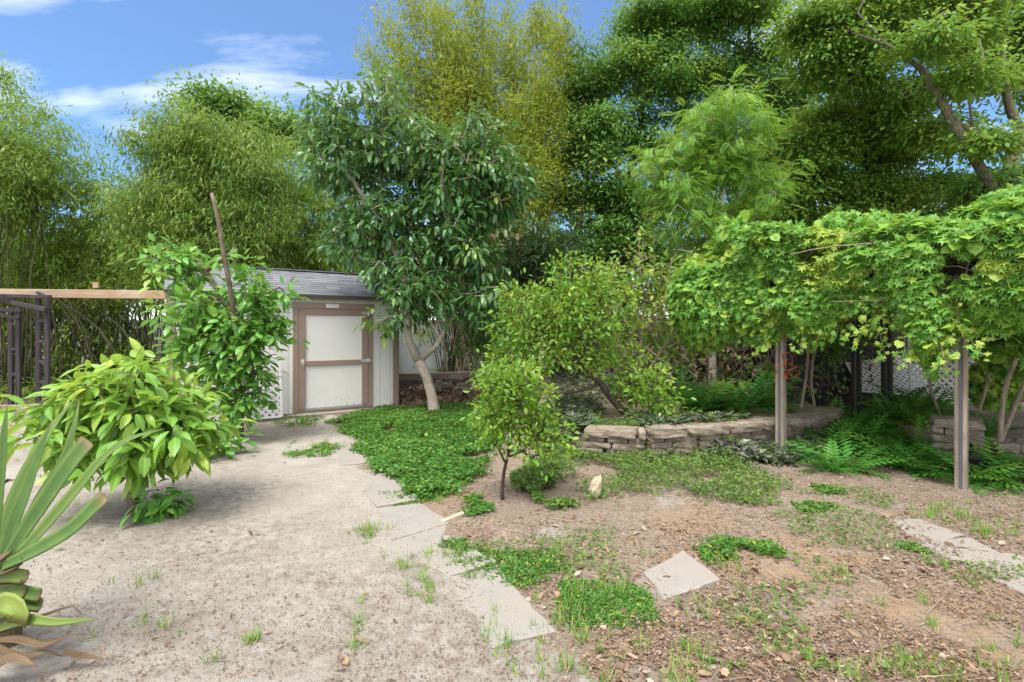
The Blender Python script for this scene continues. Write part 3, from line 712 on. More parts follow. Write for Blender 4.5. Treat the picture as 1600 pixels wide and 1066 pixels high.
for i, (px_, py_, w_, h_, lab) in enumerate(((696, 612, .20, .13, 'square grey stone at the left foot of the loose stone pile'), (716, 613, .18, .13, 'grey stone at the right foot of the loose stone pile'),
        (699, 602, .30, .10, 'flat stone across the middle of the loose stone pile'), (722, 601, .24, .10, 'dark stone on the right of the loose stone pile'),
        (712, 591, .34, .10, 'flat brown stone on top of the loose stone pile'), (686, 602, .14, .20, 'rounded stone leaning on the left of the loose stone pile'), (737, 606, .2, .16, 'grey stone at the far right end of the loose stone pile'))):
    p = W(px_, py_, 10.9 - .02 * i); rock(lab, p, (w_, .22, h_), 90 + i, M['stone'], 'stone', GS, n=8, cat='stone')

# ------------------------------------------------------------------ plants
def spline(pts, step):
    pts = np.array(pts, float); n = len(pts)
    if n < 3:
        m = max(2, int(np.linalg.norm(pts[-1][:3] - pts[0][:3]) / step) + 1); tt = np.linspace(0, 1, m)[:, None]; return pts[0] + (pts[-1] - pts[0]) * tt
    P = np.concatenate([[2 * pts[0] - pts[1]], pts, [2 * pts[-1] - pts[-2]]]); out = []
    for i in range(n - 1):
        p0, p1, p2, p3 = P[i], P[i + 1], P[i + 2], P[i + 3]; m = max(1, int(np.linalg.norm((p2 - p1)[:3]) / step))
        for tt in np.arange(m) / m:
            out.append(.5 * (2 * p1 + (p2 - p0) * tt + (2 * p0 - 5 * p1 + 4 * p2 - p3) * tt ** 2 + (3 * p1 - p0 - 3 * p2 + p3) * tt ** 3))
    out.append(pts[-1]); return np.array(out)

def blobs(spec, Y, dz):
    """clump centres inside ellipsoids given by their place in the view and depth"""
    out = []
    for b in spec:
        cx, cy, rx, ry, n = b[:5]; y_ = Y + (b[5] if len(b) > 5 else 0); d_ = b[6] if len(b) > 6 else dz
        c = W(cx, cy, y_); s = y_ / F
        u = nz(rng.normal(size=(n, 3))) * (rng.random((n, 1)) ** .42)
        out.append(c + u * np.array([rx * s, d_, ry * s]))
    return np.concatenate(out)

def domes(spec, Y, dz, k=4):
    out = []
    for b in spec:
        cx, cy, rx, ry, n = b[:5]; y_ = Y + (b[5] if len(b) > 5 else 0); d_ = b[6] if len(b) > 6 else dz; s = y_ / F; c = W(cx, cy, y_)
        m = max(3, int(n * 1.25) // k)
        for i in range(k):
            q = c + nz(rng.normal(size=3)) * rng.random() ** .5 * np.array([rx * s, d_, ry * s]) * .72; R_ = np.array([rx * s, max(.5, d_ * .6), max(ry, rx * .62) * s]) * rng.uniform(.36, .66)
            u = nz(rng.normal(size=(m, 3))); u[:, 2] = np.abs(u[:, 2]) * 1.2 - .38; rr_ = rng.uniform(.72, 1.08, (m, 1)); rr_[: m // 4] *= rng.uniform(.3, 1, (m // 4, 1)); out.append(q + nz(u) * R_ * rr_ + rng.normal(0, .10, (m, 3)))
    return np.concatenate(out)

def plant(name, label, cat, base, limbs, clumps, lf, tipr=.006, barkm='bark_brown', leafm='bush', group=None, step=.25, sag=.12, side=8, stemname='trunk', leafname='crown', limb_clumps=None, pen=.25, minz=None, maxr=1.0):
    t = thing(name, label, cat, base, group)
    pos = []; par = []; fixed = []
    tm = MB(); first = True
    for L in limbs:
        S = spline(L, step); j = np.cumsum(rng.normal(0, .004, (len(S), 3)), 0) * 0; S[:, :3] += j
        if not first:
            A = np.array(pos); d = np.linalg.norm(A - S[0, :3], axis=1); k0 = int(d.argmin())
            if d[k0] < 1.2: S[0, :3] = pos[k0]
        else: k0 = -1
        tm.tube(S[:, :3], S[:, 3], side, wob=.10)
        for i in range(len(S)):
            pos.append(S[i, :3].copy()); par.append(k0 if i == 0 else len(pos) - 2); fixed.append(S[i, 3])
        first = False
    nl = len(pos)
    N = nl + len(clumps) * 14 + 10; A = np.zeros((N, 3)); A[:nl] = pos; n = nl
    parent = list(par); D = np.full(len(clumps), 1e9)
    if len(clumps):
        for i in range(0, nl): D = np.minimum(D, np.linalg.norm(clumps - A[i], axis=1))
    order = np.argsort(D); tips = []; bdir = []
    for ci in order:
        c = clumps[ci]; dv = A[:n] - c; d = np.sqrt((dv * dv).sum(1)) + pen * np.maximum(0, dv[:, 2]); k0 = int(d.argmin()); p = A[k0].copy()
        L = np.linalg.norm(c - p); m = int(min(10, max(1, math.ceil(L / step)))); ctl = (p + c) / 2 + np.array([0, 0, sag * L]) + rng.normal(0, .07 * L, 3)
        last = k0
        for q in range(1, m + 1):
            tt = q / m; A[n] = (1 - tt) ** 2 * p + 2 * tt * (1 - tt) * ctl + tt * tt * c; parent.append(last); last = n; n += 1
        tips.append(n - 1); bdir.append(A[n - 1] - A[parent[n - 1]])
    cnt = np.zeros(n); cnt[tips] = 1
    for i in range(n - 1, nl - 1, -1):
        if parent[i] >= 0: cnt[parent[i]] += cnt[i]
    if n > nl:
        idx = np.arange(nl, n); pr = np.array([parent[i] for i in idx]); r = np.minimum(maxr, tipr * np.maximum(cnt[idx], 1) ** .45); rp = np.where(pr < nl, r * 1.05, np.minimum(maxr, tipr * np.maximum(cnt[pr], 1) ** .45))
        rp = np.minimum(rp, r * 1.4)
        tm.cones(A[pr], A[idx], rp, r, 5)
    tm.obj(stemname, M[barkm], t, smooth=True)
    if len(tips):
        lm = MB(); c = A[tips]; bd = nz(np.array(bdir)); cen = clumps.mean(0)
        if limb_clumps is not None:
            sel = rng.integers(0, nl, limb_clumps); c = np.concatenate([c, A[sel]]); bd = np.concatenate([bd, nz(rng.normal(size=(limb_clumps, 3)))])
        foliage(lm, c, bd, lf); lm.obj(leafname, M[leafm], t)
    return t

def foliage(lm, c, bd, lf):
    k = lf['n']; n = len(c) * k; cr = np.repeat(c, k, 0); bdr = np.repeat(bd, k, 0)
    off = rng.normal(size=(n, 3)) * np.array([1, 1, lf.get('flat', .75)]) * lf['r']
    p = cr + off
    if lf.get('along'): p = p - bdr * rng.random((n, 1)) * lf['along']
    rad = nz(off + rng.normal(size=(n, 3)) * .3 * lf['r'] + 1e-6)
    d = rad * lf.get('radial', .8) + bdr * lf.get('branch', .5) + rng.normal(size=(n, 3)) * lf.get('jit', .3) + np.array([0, 0, -lf.get('droop', .3)])
    up = np.array([0, 0, 1.]) + rng.normal(size=(n, 3)) * lf.get('tilt', .35) + rad * .25
    L = lf['L'] * rng.uniform(.65, 1.25, n); Wd = lf['W'] * .5 * L / lf['L'] * rng.uniform(.85, 1.15, n)
    rc = np.repeat(rng.random(len(c)), k); rnd = np.clip(rc * .6 + rng.random(n) * .4, 0, 1)
    ac = np.repeat((rng.random(len(c)) < lf.get('yp', .2)) * rng.uniform(.3, 1, len(c)), k)
    age = np.clip(ac * rng.uniform(.3, 1, n) + (rng.random(n) < .04) * .5, 0, 1)
    if 'ztop' in lf:        # new growth sits on the shoot ends that reach highest
        z0, z1 = lf['ztop']; age = np.clip(age + np.clip((p[:, 2] - z0) / (z1 - z0), 0, 1) * lf.get('topage', .5) * rng.random(n), 0, 1)
    dr = rng.uniform(.3, 1.3, n) * lf.get('curl', .25)
    lm.leaves(lf['T'], p, d, up, L, Wd, rnd, age, dr, lf.get('fold', .25))

def L4(pts, Y, rs):
    """a limb: view positions at depth Y (or own depth as third value) with radii in metres"""
    out = []
    for p, r in zip(pts, rs):
        y_ = p[2] if len(p) > 2 else Y; out.append([*W(p[0], p[1], y_), r])
    return out

# --- avocado tree beside the shed
Y0 = 8.9
av = dict(T=T_OVAL4, n=24, r=.11, L=.155, W=.06, radial=1.0, branch=.5, jit=.25, droop=.55, curl=.35, flat=.7, yp=.13, tilt=.4, fold=.2, ztop=(3.9, 6.0), topage=.55)
cl = blobs([(600, 165, 38, 50, 26), (525, 195, 52, 48, 40), (560, 250, 75, 60, 62), (640, 240, 60, 55, 44), (520, 265, 40, 45, 22), (700, 250, 60, 48, 40), (755, 235, 50, 52, 44), (790, 285, 55, 35, 34), (700, 330, 95, 60, 70),
            (600, 340, 75, 45, 42), (560, 370, 55, 38, 26), (640, 400, 70, 55, 52), (720, 390, 60, 55, 40), (640, 470, 34, 36, 22), (745, 300, 60, 50, 36), (690, 450, 40, 30, 16), (735, 470, 55, 32, 28), (612, 505, 14, 12, 4), (605, 445, 14, 26, 7), (760, 430, 30, 40, 14)], Y0, .95)
plant('avocado_tree', 'dark glossy broadleaf tree with a forked pale trunk right of the shed', 'tree', G(680, 652),
      [L4([(680, 656), (675, 620), (666, 588), (655, 564)], Y0, [.125, .09, .082, .088]),
       L4([(655, 564), (640, 535), (636, 500, 8.8), (634, 450, 8.75), (615, 385, 8.8), (600, 330), (592, 260), (602, 180), (604, 130)], Y0, [.082, .066, .055, .052, .05, .045, .036, .022, .01]),
       L4([(662, 566), (682, 540), (698, 512), (712, 470, 9.0), (722, 420, 9.1), (735, 350, 9.1), (748, 280), (755, 220)], Y0, [.062, .045, .042, .04, .036, .032, .024, .012]),
       L4([(600, 335), (570, 310, 8.7), (545, 270, 8.6), (525, 215, 8.6)], Y0, [.04, .035, .028, .012]),
       L4([(722, 420), (700, 340, 8.6), (690, 280, 8.5), (700, 240, 8.5)], 8.9, [.04, .032, .025, .012])], cl, av, .007, 'bark_pale', 'avocado', step=.2)

# --- pruned tree behind the bush
Y0 = 6.9
pr = dict(T=T_OVAL, n=15, r=.085, L=.135, W=.064, radial=1.0, branch=.35, jit=.25, droop=.12, curl=.35, flat=.7, yp=.25, tilt=.4, fold=.2)
cl = blobs([(350, 510, 78, 56, 58), (308, 480, 36, 36, 14), (400, 462, 34, 32, 16), (354, 560, 76, 56, 54), (416, 515, 30, 40, 15), (300, 530, 26, 44, 11), (366, 608, 44, 42, 24), (275, 415, 36, 32, 24), (245, 395, 16, 14, 4), (388, 630, 18, 24, 6), (378, 415, 9, 16, 4), (265, 490, 16, 18, 4), (430, 470, 12, 30, 5)], Y0, .5)
plant('pruned_tree', 'leafy young tree with a bare brown stub trunk and pruned limbs before the shed', 'tree', G(375, 692),
      [L4([(375, 698), (374, 660), (372, 600), (369, 530, 6.75), (362, 465, 6.5), (352, 410, 6.4), (342, 350, 6.4), (331, 302, 6.4)], Y0, [.064, .054, .046, .036, .03, .028, .026, .022]),
       L4([(364, 490), (340, 455), (322, 425), (312, 410), (282, 401)], Y0, [.035, .03, .028, .024, .018]), L4([(366, 500), (390, 480), (412, 462), (436, 449)], Y0, [.025, .02, .016, .011]), L4([(353, 410), (360, 396), (366, 388)], Y0, [.025, .022, .02]),
       L4([(340, 480), (310, 455), (292, 430)], Y0, [.03, .024, .02])], cl, pr, .0055, 'bark_brown', 'pruned', step=.12)

# --- yellow green bush in the sand
Y0 = 4.2
bu = dict(T=T_OVAL, n=13, r=.06, L=.15, W=.06, radial=1.0, branch=.45, jit=.25, droop=.3, curl=.5, flat=.6, yp=.22, tilt=.4, fold=.22, ztop=(.85, 1.4), topage=.5)
cl = blobs([(200, 636, 88, 48, 58), (135, 660, 48, 46, 24), (268, 660, 42, 56, 28), (205, 605, 76, 28, 24), (88, 650, 16, 20, 6), (310, 675, 16, 32, 8), (165, 690, 44, 12, 7), (262, 696, 26, 12, 6), (200, 700, 90, 38, 18), (150, 590, 22, 24, 6), (238, 578, 32, 18, 7)], Y0, .5)
plant('broadleaf_bush', 'yellow green broad leaved bush on a short brown stem in the open sand', 'bush', G(208, 802),
      [L4([(208, 806), (208, 770), (207, 735), (206, 690)], Y0, [.052, .045, .042, .035]), L4([(206, 720), (160, 660), (120, 610)], Y0, [.02, .015, .008]), L4([(208, 715), (255, 650), (270, 600)], Y0, [.02, .015, .008]), L4([(207, 690), (215, 640, 4.0), (212, 590, 3.95)], Y0, [.024, .015, .008])], cl, bu, .004, 'bark_brown', 'bush', step=.08)
su_ = dict(bu); su_.update(n=9, L=.13, W=.055, yp=.1, ztop=(3, 4))
plant('leaf_sprout', 'small leafy sprout on the sand at the foot of the yellow green bush', 'sprout', G(262, 806), [L4([(262, 806), (262, 790), (258, 770)], 4.12, [.006, .005, .003]), L4([(240, 806), (238, 790), (240, 765)], 4.1, [.006, .005, .003])],
      blobs([(262, 780, 20, 14, 6), (245, 775, 14, 22, 4)], 4.12, .08), su_, .003, 'stem_green', 'pruned', step=.06, stemname='stem', leafname='leaves')
lb = dict(pr); lb.update(L=.13, W=.05, n=9)
plant('low_shrub', 'low bright green shrub on the sand edge left of the pruned tree', 'shrub', G(310, 715), [L4([(310, 715), (310, 690)], 6.05, [.012, .008]), L4([(280, 718), (275, 695)], 6.0, [.01, .007])],
      blobs([(300, 690, 58, 26, 40), (345, 695, 22, 18, 10), (268, 700, 20, 16, 8)], 6.05, .3), lb, .004, 'stem_green', 'pruned', step=.1, stemname='stem', leafname='foliage')

# --- citrus: leaning tree in the bed and small tree in front
ci = dict(T=T_OVAL4, n=19, r=.08, L=.072, W=.036, radial=.6, branch=.6, jit=.5, droop=.1, curl=.2, flat=.8, yp=.3, tilt=.7, fold=.25)
cl = blobs([(850, 500, 78, 50, 80), (905, 480, 76, 46, 62), (800, 520, 38, 46, 28), (880, 550, 80, 34, 46), (945, 520, 55, 50, 34), (785, 560, 32, 26, 16), (960, 450, 40, 28, 14), (870, 425, 9, 32, 6), (1000, 590, 42, 45, 34), (1010, 625, 38, 36, 26), (820, 460, 40, 18, 14), (935, 440, 30, 24, 10), (905, 410, 26, 10, 6)], 6.9, .75)
plant('citrus_tree', 'sprawling yellow green citrus tree leaning left from the raised bed', 'tree', W(998, 672, 6.9),
      [L4([(998, 676), (975, 645), (950, 615), (938, 598), (910, 580), (880, 565), (850, 520)], 6.9, [.055, .05, .045, .042, .036, .03, .018]), L4([(938, 600), (900, 612), (860, 615), (835, 600)], 6.8, [.025, .02, .015, .008]), L4([(910, 580), (915, 530), (910, 480)], 6.9, [.03, .02, .01]), L4([(975, 645), (1000, 610), (1010, 580)], 7.0, [.03, .02, .01])], cl, ci, .0038, 'bark_dark', 'citrus', step=.1)
c2 = dict(ci); c2.update(L=.055, W=.026, r=.055, n=13)
cl = blobs([(808, 612, 50, 40, 72), (800, 655, 56, 40, 66), (846, 668, 40, 34, 34), (792, 590, 36, 22, 20), (840, 702, 40, 14, 14), (768, 660, 22, 38, 18), (876, 690, 14, 16, 6), (758, 590, 12, 14, 5), (825, 572, 12, 12, 5)], 4.5, .30)
plant('citrus_sapling', 'small yellow green citrus sapling with a thin dark stem in front of the weeds', 'tree', G(785, 783),
      [L4([(785, 786), (785, 760), (788, 735), (796, 700), (800, 640)], 4.5, [.018, .016, .014, .012, .006]), L4([(793, 715), (815, 705), (840, 680)], 4.5, [.011, .009, .005]), L4([(790, 725), (775, 690), (768, 650)], 4.5, [.011, .008, .004])], cl, c2, .0024, 'bark_dark', 'citrus', step=.06)

# --- pale leggy shrub behind the citrus
sp_ = dict(T=T_OVAL4, n=8, r=.09, L=.10, W=.05, radial=.7, branch=.5, jit=.5, droop=.15, curl=.25, flat=.8, yp=.4, tilt=.6, fold=.2)
cl = blobs([(995, 420, 50, 40, 30), (1040, 470, 62, 60, 60), (985, 490, 52, 55, 46), (1060, 430, 36, 40, 22), (1000, 385, 8, 34, 7), (945, 430, 30, 24, 12), (1085, 490, 30, 26, 12), (1010, 515, 50, 16, 10), (960, 545, 36, 30, 12)], 8.3, .8)
plant('leggy_shrub', 'pale yellow green leggy shrub between the citrus tree and the vine pergola', 'shrub', W(1005, 640, 8.3),
      [L4([(1005, 644), (1000, 580), (1005, 500), (1015, 430)], 8.3, [.03, .026, .02, .008]), L4([(1004, 600), (960, 520), (935, 450), (905, 412)], 8.2, [.024, .02, .014, .006]), L4([(1006, 590), (1050, 520), (1070, 440)], 8.4, [.024, .018, .008]), L4([(1010, 470), (1000, 420), (998, 360)], 8.2, [.016, .012, .005])], cl, sp_, .0035, 'dry_stem', 'sparse', step=.14, stemname='stem')

# --- loquat and narrow leaved shrub in the middle
lo = dict(T=T_OVAL4, n=15, r=.07, L=.24, W=.075, radial=1.1, branch=.8, jit=.15, droop=.05, curl=.2, flat=.6, yp=.3, tilt=.3, fold=.2)
cl = blobs([(835, 385, 48, 42, 40), (865, 420, 32, 38, 20), (810, 420, 30, 34, 16), (835, 445, 40, 22, 14), (790, 380, 18, 26, 8), (880, 375, 14, 20, 6)], 10.6, .8)
plant('loquat_tree', 'dark green loquat tree with rosettes of long leaves below the yellow bamboo', 'tree', G(835, 615), [L4([(838, 618), (836, 540), (834, 460), (836, 390)], 10.6, [.07, .06, .05, .02]), L4([(836, 520), (860, 450), (868, 410)], 10.5, [.04, .03, .015])], cl, lo, .008, 'bark_dark', 'loquat', step=.25)
na = dict(T=T_LANCE, n=22, r=.09, L=.22, W=.035, radial=.8, branch=.8, jit=.3, droop=.4, curl=.3, flat=.8, yp=.12, tilt=.4)
cl = blobs([(748, 480, 40, 40, 28), (765, 520, 42, 38, 24), (740, 540, 32, 22, 10), (770, 450, 28, 22, 10)], 9.9, .55)
plant('narrow_leaf_shrub', 'dark narrow leaved shrub with a pale bent stem behind the forked tree', 'shrub', G(770, 632), [L4([(790, 640), (765, 590), (740, 545), (728, 520), (745, 480)], 9.9, [.05, .045, .04, .035, .012])], cl, na, .006, 'bark_pale', 'bigtree_dark', step=.2, stemname='stem')

# --- bamboo -----------------------------------------------------------
def culms(px0, px1, py_base, n, tops, Y, r0=.018, spread=.9):
    out = []
    for i in range(n):
        tx, ty = tops[rng.integers(len(tops))][:2]; y_ = Y + rng.uniform(-spread, spread); bx = rng.uniform(px0, px1); tx = .55 * tx + .45 * (bx + rng.normal(0, 60)) ; ty = max(ty, 120) + rng.uniform(30, 90)
        b = W(bx, HY + CAMZ * F / y_, y_); e = W(tx, ty, y_ + rng.uniform(-.4, .4)); e[2] = max(e[2], 2.2); m = b + (e - b) * .55; m[0] += (b[0] - e[0]) * .12; m[2] += .3
        out.append([[*b, r0 * rng.uniform(.7, 1.2)], [*m, r0 * .75], [*e, r0 * .3]])
    return out
bl = dict(T=T_LANCE, n=56, r=.17, L=.14, W=.029, radial=.35, branch=.45, jit=.55, droop=.55, curl=.3, flat=.7, yp=.4, tilt=.5, fold=.15, along=.15)
GB = 'bamboo clumps of the hedge along the back wall'
def bamboo(label, spec, Y, px0, px1, n, mat='bamboo', dz=.9, name='bamboo_clump', lf=None, cm='culm', r0=.018, lc=None):
    spec = [(*b_[:4], int(b_[4] * 1.35), *b_[5:]) for b_ in spec]; cl = blobs(spec, Y, dz); return plant(name, label, 'bamboo', W((px0 + px1) / 2, HY + CAMZ * F / Y, Y), culms(px0, px1, 0, n, spec, Y, r0), cl, lf or bl, .004, cm, mat, GB if cm == 'culm' else None, step=.4, side=6, stemname='culms', leafname='foliage', limb_clumps=lc, maxr=.012)
bamboo('tall open bamboo at the left picture edge with thin sky showing through its top', [(0, 95, 28, 50, 8), (20, 160, 50, 46, 14), (80, 200, 60, 40, 11), (125, 235, 40, 30, 7), (40, 260, 75, 50, 50), (130, 290, 40, 40, 16), (-60, 200, 80, 140, 40), (30, 340, 90, 60, 60), (-50, 380, 90, 60, 40)], 11.6, -60, 110, 34, lc=60)
bb = dict(bl); bb.update(L=.15, W=.03)
bamboo('dense bright green bamboo before the tall open clump at the left edge', [(15, 240, 60, 40, 40), (40, 285, 60, 34, 36), (-30, 280, 70, 60, 36), (10, 325, 60, 30, 26)], 10.6, -90, 40, 14, 'bamboo_dark', lf=bb)
bamboo('sparse bamboo in the sky gap left of the rounded clump, stems showing', [(160, 310, 44, 40, 13), (200, 295, 34, 40, 10), (150, 380, 70, 46, 46), (220, 350, 50, 50, 36), (110, 410, 80, 34, 40), (210, 410, 60, 36, 34), (60, 420, 70, 26, 30)], 12.6, 90, 260, 44, lc=80)
wb = dict(bl); wb.update(droop=.8, L=.14, n=56)
bamboo('big rounded bamboo clump with drooping leaves rising behind the shed roof', [(300, 215, 70, 40, 62), (360, 220, 62, 40, 50), (255, 250, 50, 50, 44), (330, 270, 95, 55, 120), (400, 280, 50, 60, 60), (270, 320, 80, 55, 85), (350, 340, 95, 55, 110), (420, 350, 50, 50, 44), (300, 390, 90, 40, 70), (380, 400, 70, 36, 46), (230, 380, 50, 50, 34), (300, 180, 30, 16, 8), (240, 185, 18, 16, 4)], 11.2, 230, 420, 30, 'bamboo_dark', 1.1, lf=wb)
bamboo('yellow green bamboo filling the gap between the rounded clump and the dark broadleaf tree', [(460, 260, 45, 45, 34), (490, 320, 50, 50, 46), (440, 320, 45, 50, 30), (480, 385, 65, 45, 56), (530, 400, 45, 45, 34), (420, 250, 24, 30, 12), (540, 330, 40, 60, 34), (440, 410, 50, 26, 24)], 12.8, 400, 560, 22, 'bamboo', lc=30)
bamboo('low shaded bamboo thicket between the arbor and the shed', [(60, 440, 80, 40, 40), (160, 450, 90, 40, 40), (230, 440, 40, 40, 18), (100, 510, 130, 50, 34), (20, 570, 70, 60, 40), (180, 570, 90, 50, 34), (0, 500, 50, 60, 24)], 12.0, -60, 262, 90, 'bamboo', r0=.022)
by = dict(T=T_LANCE, n=62, r=.19, L=.16, W=.034, radial=.3, branch=.7, jit=.5, droop=-.15, curl=.25, flat=1.5, yp=.3, tilt=.7, fold=.15, along=.5)
def fan(px_b, Y, tops, r):
    out = []
    for tx, ty in tops:
        y_ = Y + rng.uniform(-.6, .6); b = W(px_b + rng.normal(0, 28), HY + CAMZ * F / y_, y_); e = W(tx, ty, y_ + rng.uniform(-.8, .8)); m = b + (e - b) * .55; m[0] += (b[0] - e[0]) * .16
        out.append([[*b, r], [*m, r * .8], [*e, r * .25]])
    return out
Y0 = 14.5
tops_ = [(570, 75), (592, 20), (612, 40), (632, -25), (655, 10), (672, -10), (690, 30), (705, 20), (725, 60), (742, -5), (765, 60), (790, 10), (800, 70), (822, 60), (840, 20), (855, 55), (872, 70), (882, 20), (640, 90), (665, 120), (700, 120), (760, 130), (810, 140), (850, 140), (868, 180), (850, 260), (880, 250), (830, 300), (790, 280), (610, 130), (735, 170), (785, 190), (835, 230)]
fl = fan(800, Y0, tops_, .035); cc = []
for S_ in fl:
    q = spline(S_, .15)[:, :3]; m_ = len(q)
    for tt in rng.uniform(.34, 1.0, 52) ** .85:
        r_ = .34 * min(1, (1.02 - tt) * 3.2) + .06; cc.append(q[min(m_ - 1, int(tt * m_))] + rng.normal(0, r_, 3) * [.8, .8, .6])
cc = np.array(cc)
plant('yellow_bamboo', 'tall yellow green plumed bamboo clump in the centre behind the dark broadleaf tree', 'bamboo', W(790, HY + 1200 / Y0, Y0), fl, cc, by, .004, 'culm_yellow', 'bamboo_yellow', step=.6, side=6, stemname='culms', leafname='foliage', sag=.0, pen=-.25, maxr=.008)
# dry brown culms and sheaths below it
mb = MB()
for i in range(240):
    y_ = rng.uniform(12.6, 14); b = W(rng.normal(775, 34), rng.uniform(520, 590), y_); b[2] = max(b[2], 0); e = b + np.array([rng.normal(0, .5), rng.normal(0, .3), rng.uniform(1.6, 3.6)]); m = (b + e) / 2 + rng.normal(0, .12, 3)
    mb.tube([b, m, e], [.016, .013, .006], 5, cap=False)
p = mb.v[0][0]; t = thing('dry_culms', 'thicket of dry brown bamboo culms below the yellow bamboo', 'bamboo', W(775, 605, 13.3)); mb.obj('culms', M['dry_stem'], t)
lm = MB(); n = 900; p = np.stack([rng.normal(-.5, .75, n), rng.uniform(12.4, 14, n), rng.uniform(1.8, 4.0, n)], 1); lm.leaves(T_LANCE, p, rng.normal(size=(n, 3)) * .4 + [0, 0, -1], rng.normal(size=(n, 3)), rng.uniform(.2, .5, n), .025, rng.random(n), rng.random(n) * .5, .2); lm.obj('sheaths', M['litter'], t)
# green canes in front of the pale wall
mb = MB()
for i in range(40):
    b = G(rng.uniform(690, 735), 602); b[1] += rng.uniform(-.4, .6); e = W(rng.uniform(620, 800), rng.uniform(380, 470), b[1] + rng.uniform(-.5, .5)); m = (b + e) / 2 + np.array([(b[0] - e[0]) * .15, 0, .1]); mb.tube(spline([[*b], [*m], [*e]], .3), .013, 5, cap=False)
t = thing('cane_clump', 'fan of thin bare canes in front of the pale wall beside the forked trunk', 'bamboo', G(712, 605)); mb.obj('culms', M['culm'], t)
lm = MB(); foliage(lm, blobs([(700, 440, 80, 40, 34), (650, 500, 30, 30, 8), (770, 470, 30, 50, 12)], 13.3, .5), nz(rng.normal(size=(54, 3))), bl); lm.obj('foliage', M['bamboo_yellow'], t)

# --- big trees behind -------------------------------------------------
bt = dict(T=T_OVAL4, n=120, r=.30, L=.12, W=.055, radial=.9, branch=.2, jit=.35, droop=.35, curl=.3, flat=.30, yp=.22, tilt=.35, fold=-.1, dome=True)
GT = 'tall shade trees beyond the fence'
def tree(label, base_px, Y, limbs, spec, lf, leafm, barkm='bark_dark', dz=1.6, tipr=.010, name='shade_tree', group=GT, step=.5):
    b = W(base_px, HY + CAMZ * F / Y, Y); return plant(name, label, 'tree', b, limbs, domes(spec, Y, dz) if lf.get('dome') else blobs(spec, Y, dz), lf, tipr, barkm, leafm, group, step=step, side=9)
Y0 = 15.0
tree('big dark shade tree with black leaning limbs right of the yellow bamboo', 945, Y0,
     [L4([(935, 596), (940, 480), (965, 410), (1005, 345), (1040, 270), (1060, 200), (1075, 120)], Y0, [.28, .25, .22, .19, .15, .10, .04]), L4([(945, 590), (900, 470, 14.4), (903, 400, 14.3), (906, 330, 14.3), (920, 250, 14.3)], Y0, [.16, .13, .12, .10, .05]),
      L4([(1005, 345), (985, 270), (1000, 200), (1010, 130)], Y0, [.12, .10, .07, .03]), L4([(1040, 270), (1100, 210), (1140, 150), (1170, 90)], Y0, [.1, .08, .06, .03]), L4([(985, 290), (940, 230), (915, 170)], Y0, [.07, .05, .025])],
     [(985, 60, 70, 55, 44), (1050, 40, 75, 50, 46), (1120, 50, 70, 50, 42), (1180, 90, 60, 50, 34), (940, 130, 50, 45, 34), (930, 190, 40, 40, 26), (1010, 120, 70, 40, 30), (1090, 110, 80, 40, 38), (1190, 160, 55, 50, 32), (1230, 200, 36, 40, 20), (1200, 240, 50, 40, 24), (1120, 180, 60, 40, 18), (905, 260, 36, 46, 20), (960, 320, 60, 40, 22), (1000, 390, 50, 40, 18), (930, 370, 40, 34, 12), (1060, 300, 40, 40, 14), (920, 240, 40, 50, 30), (900, 320, 34, 40, 24), (890, 150, 34, 44, 22), (980, 200, 44, 36, 26), (960, 300, 46, 40, 30), (890, 400, 40, 36, 22), (1040, 160, 50, 34, 24), (970, 380, 44, 34, 24), (1130, 250, 60, 40, 30), (1230, 140, 30, 40, 18), (950, 420, 50, 36, 22), (1010, 250, 40, 40, 18), (1240, 280, 40, 30, 14), (1195, 25, 40, 26, 12), (905, 100, 22, 22, 8), (1090, 10, 60, 26, 16)], bt, 'bigtree_dark')
Y0 = 10.8
tree('tall airy shade tree with a long grey trunk leaning left at the right edge', 1560, Y0,
     [L4([(1620, 620), (1585, 340), (1548, 290), (1515, 235), (1485, 185), (1460, 140), (1437, 105), (1385, 70), (1330, 50)], Y0, [.14, .12, .105, .095, .09, .08, .062, .04, .015]), L4([(1485, 190), (1520, 205), (1560, 225), (1590, 240)], 10.7, [.045, .05, .055, .055]),
      L4([(1437, 105), (1445, 60), (1480, 20)], Y0, [.05, .035, .015]), L4([(1500, 205), (1515, 160), (1540, 110), (1530, 60)], 10.6, [.03, .026, .022, .012]), L4([(1370, 65), (1340, 20), (1360, -20)], Y0, [.03, .022, .012])],
     [(1290, 40, 46, 30, 22, .8, .7), (1350, 20, 64, 40, 32, .8, .7), (1258, 30, 22, 24, 9, .8, .7), (1325, 85, 50, 20, 18, .8, .7), (1400, 50, 50, 36, 24, 1, .7), (1430, 0, 80, 30, 26, .8, .7), (1490, 50, 50, 34, 20, 1, .7), (1290, 92, 24, 12, 6, .8, .7), (1360, 120, 50, 22, 16, .8, .7), (1520, 10, 60, 34, 26, .8, .7), (1450, 200, 30, 16, 10, .8, .5), (1460, 130, 36, 20, 12, .9, .5), (1450, 70, 40, 24, 12, -.5, .4), (1500, 120, 30, 18, 8, -.4, .4), (1530, 230, 26, 14, 6, -.4, .4), (1410, 170, 34, 24, 10, 1, .6), (1545, 130, 40, 16, 9, 1.2, .6)], bt, 'bigtree', 'bark_grey', 1.0, .007)
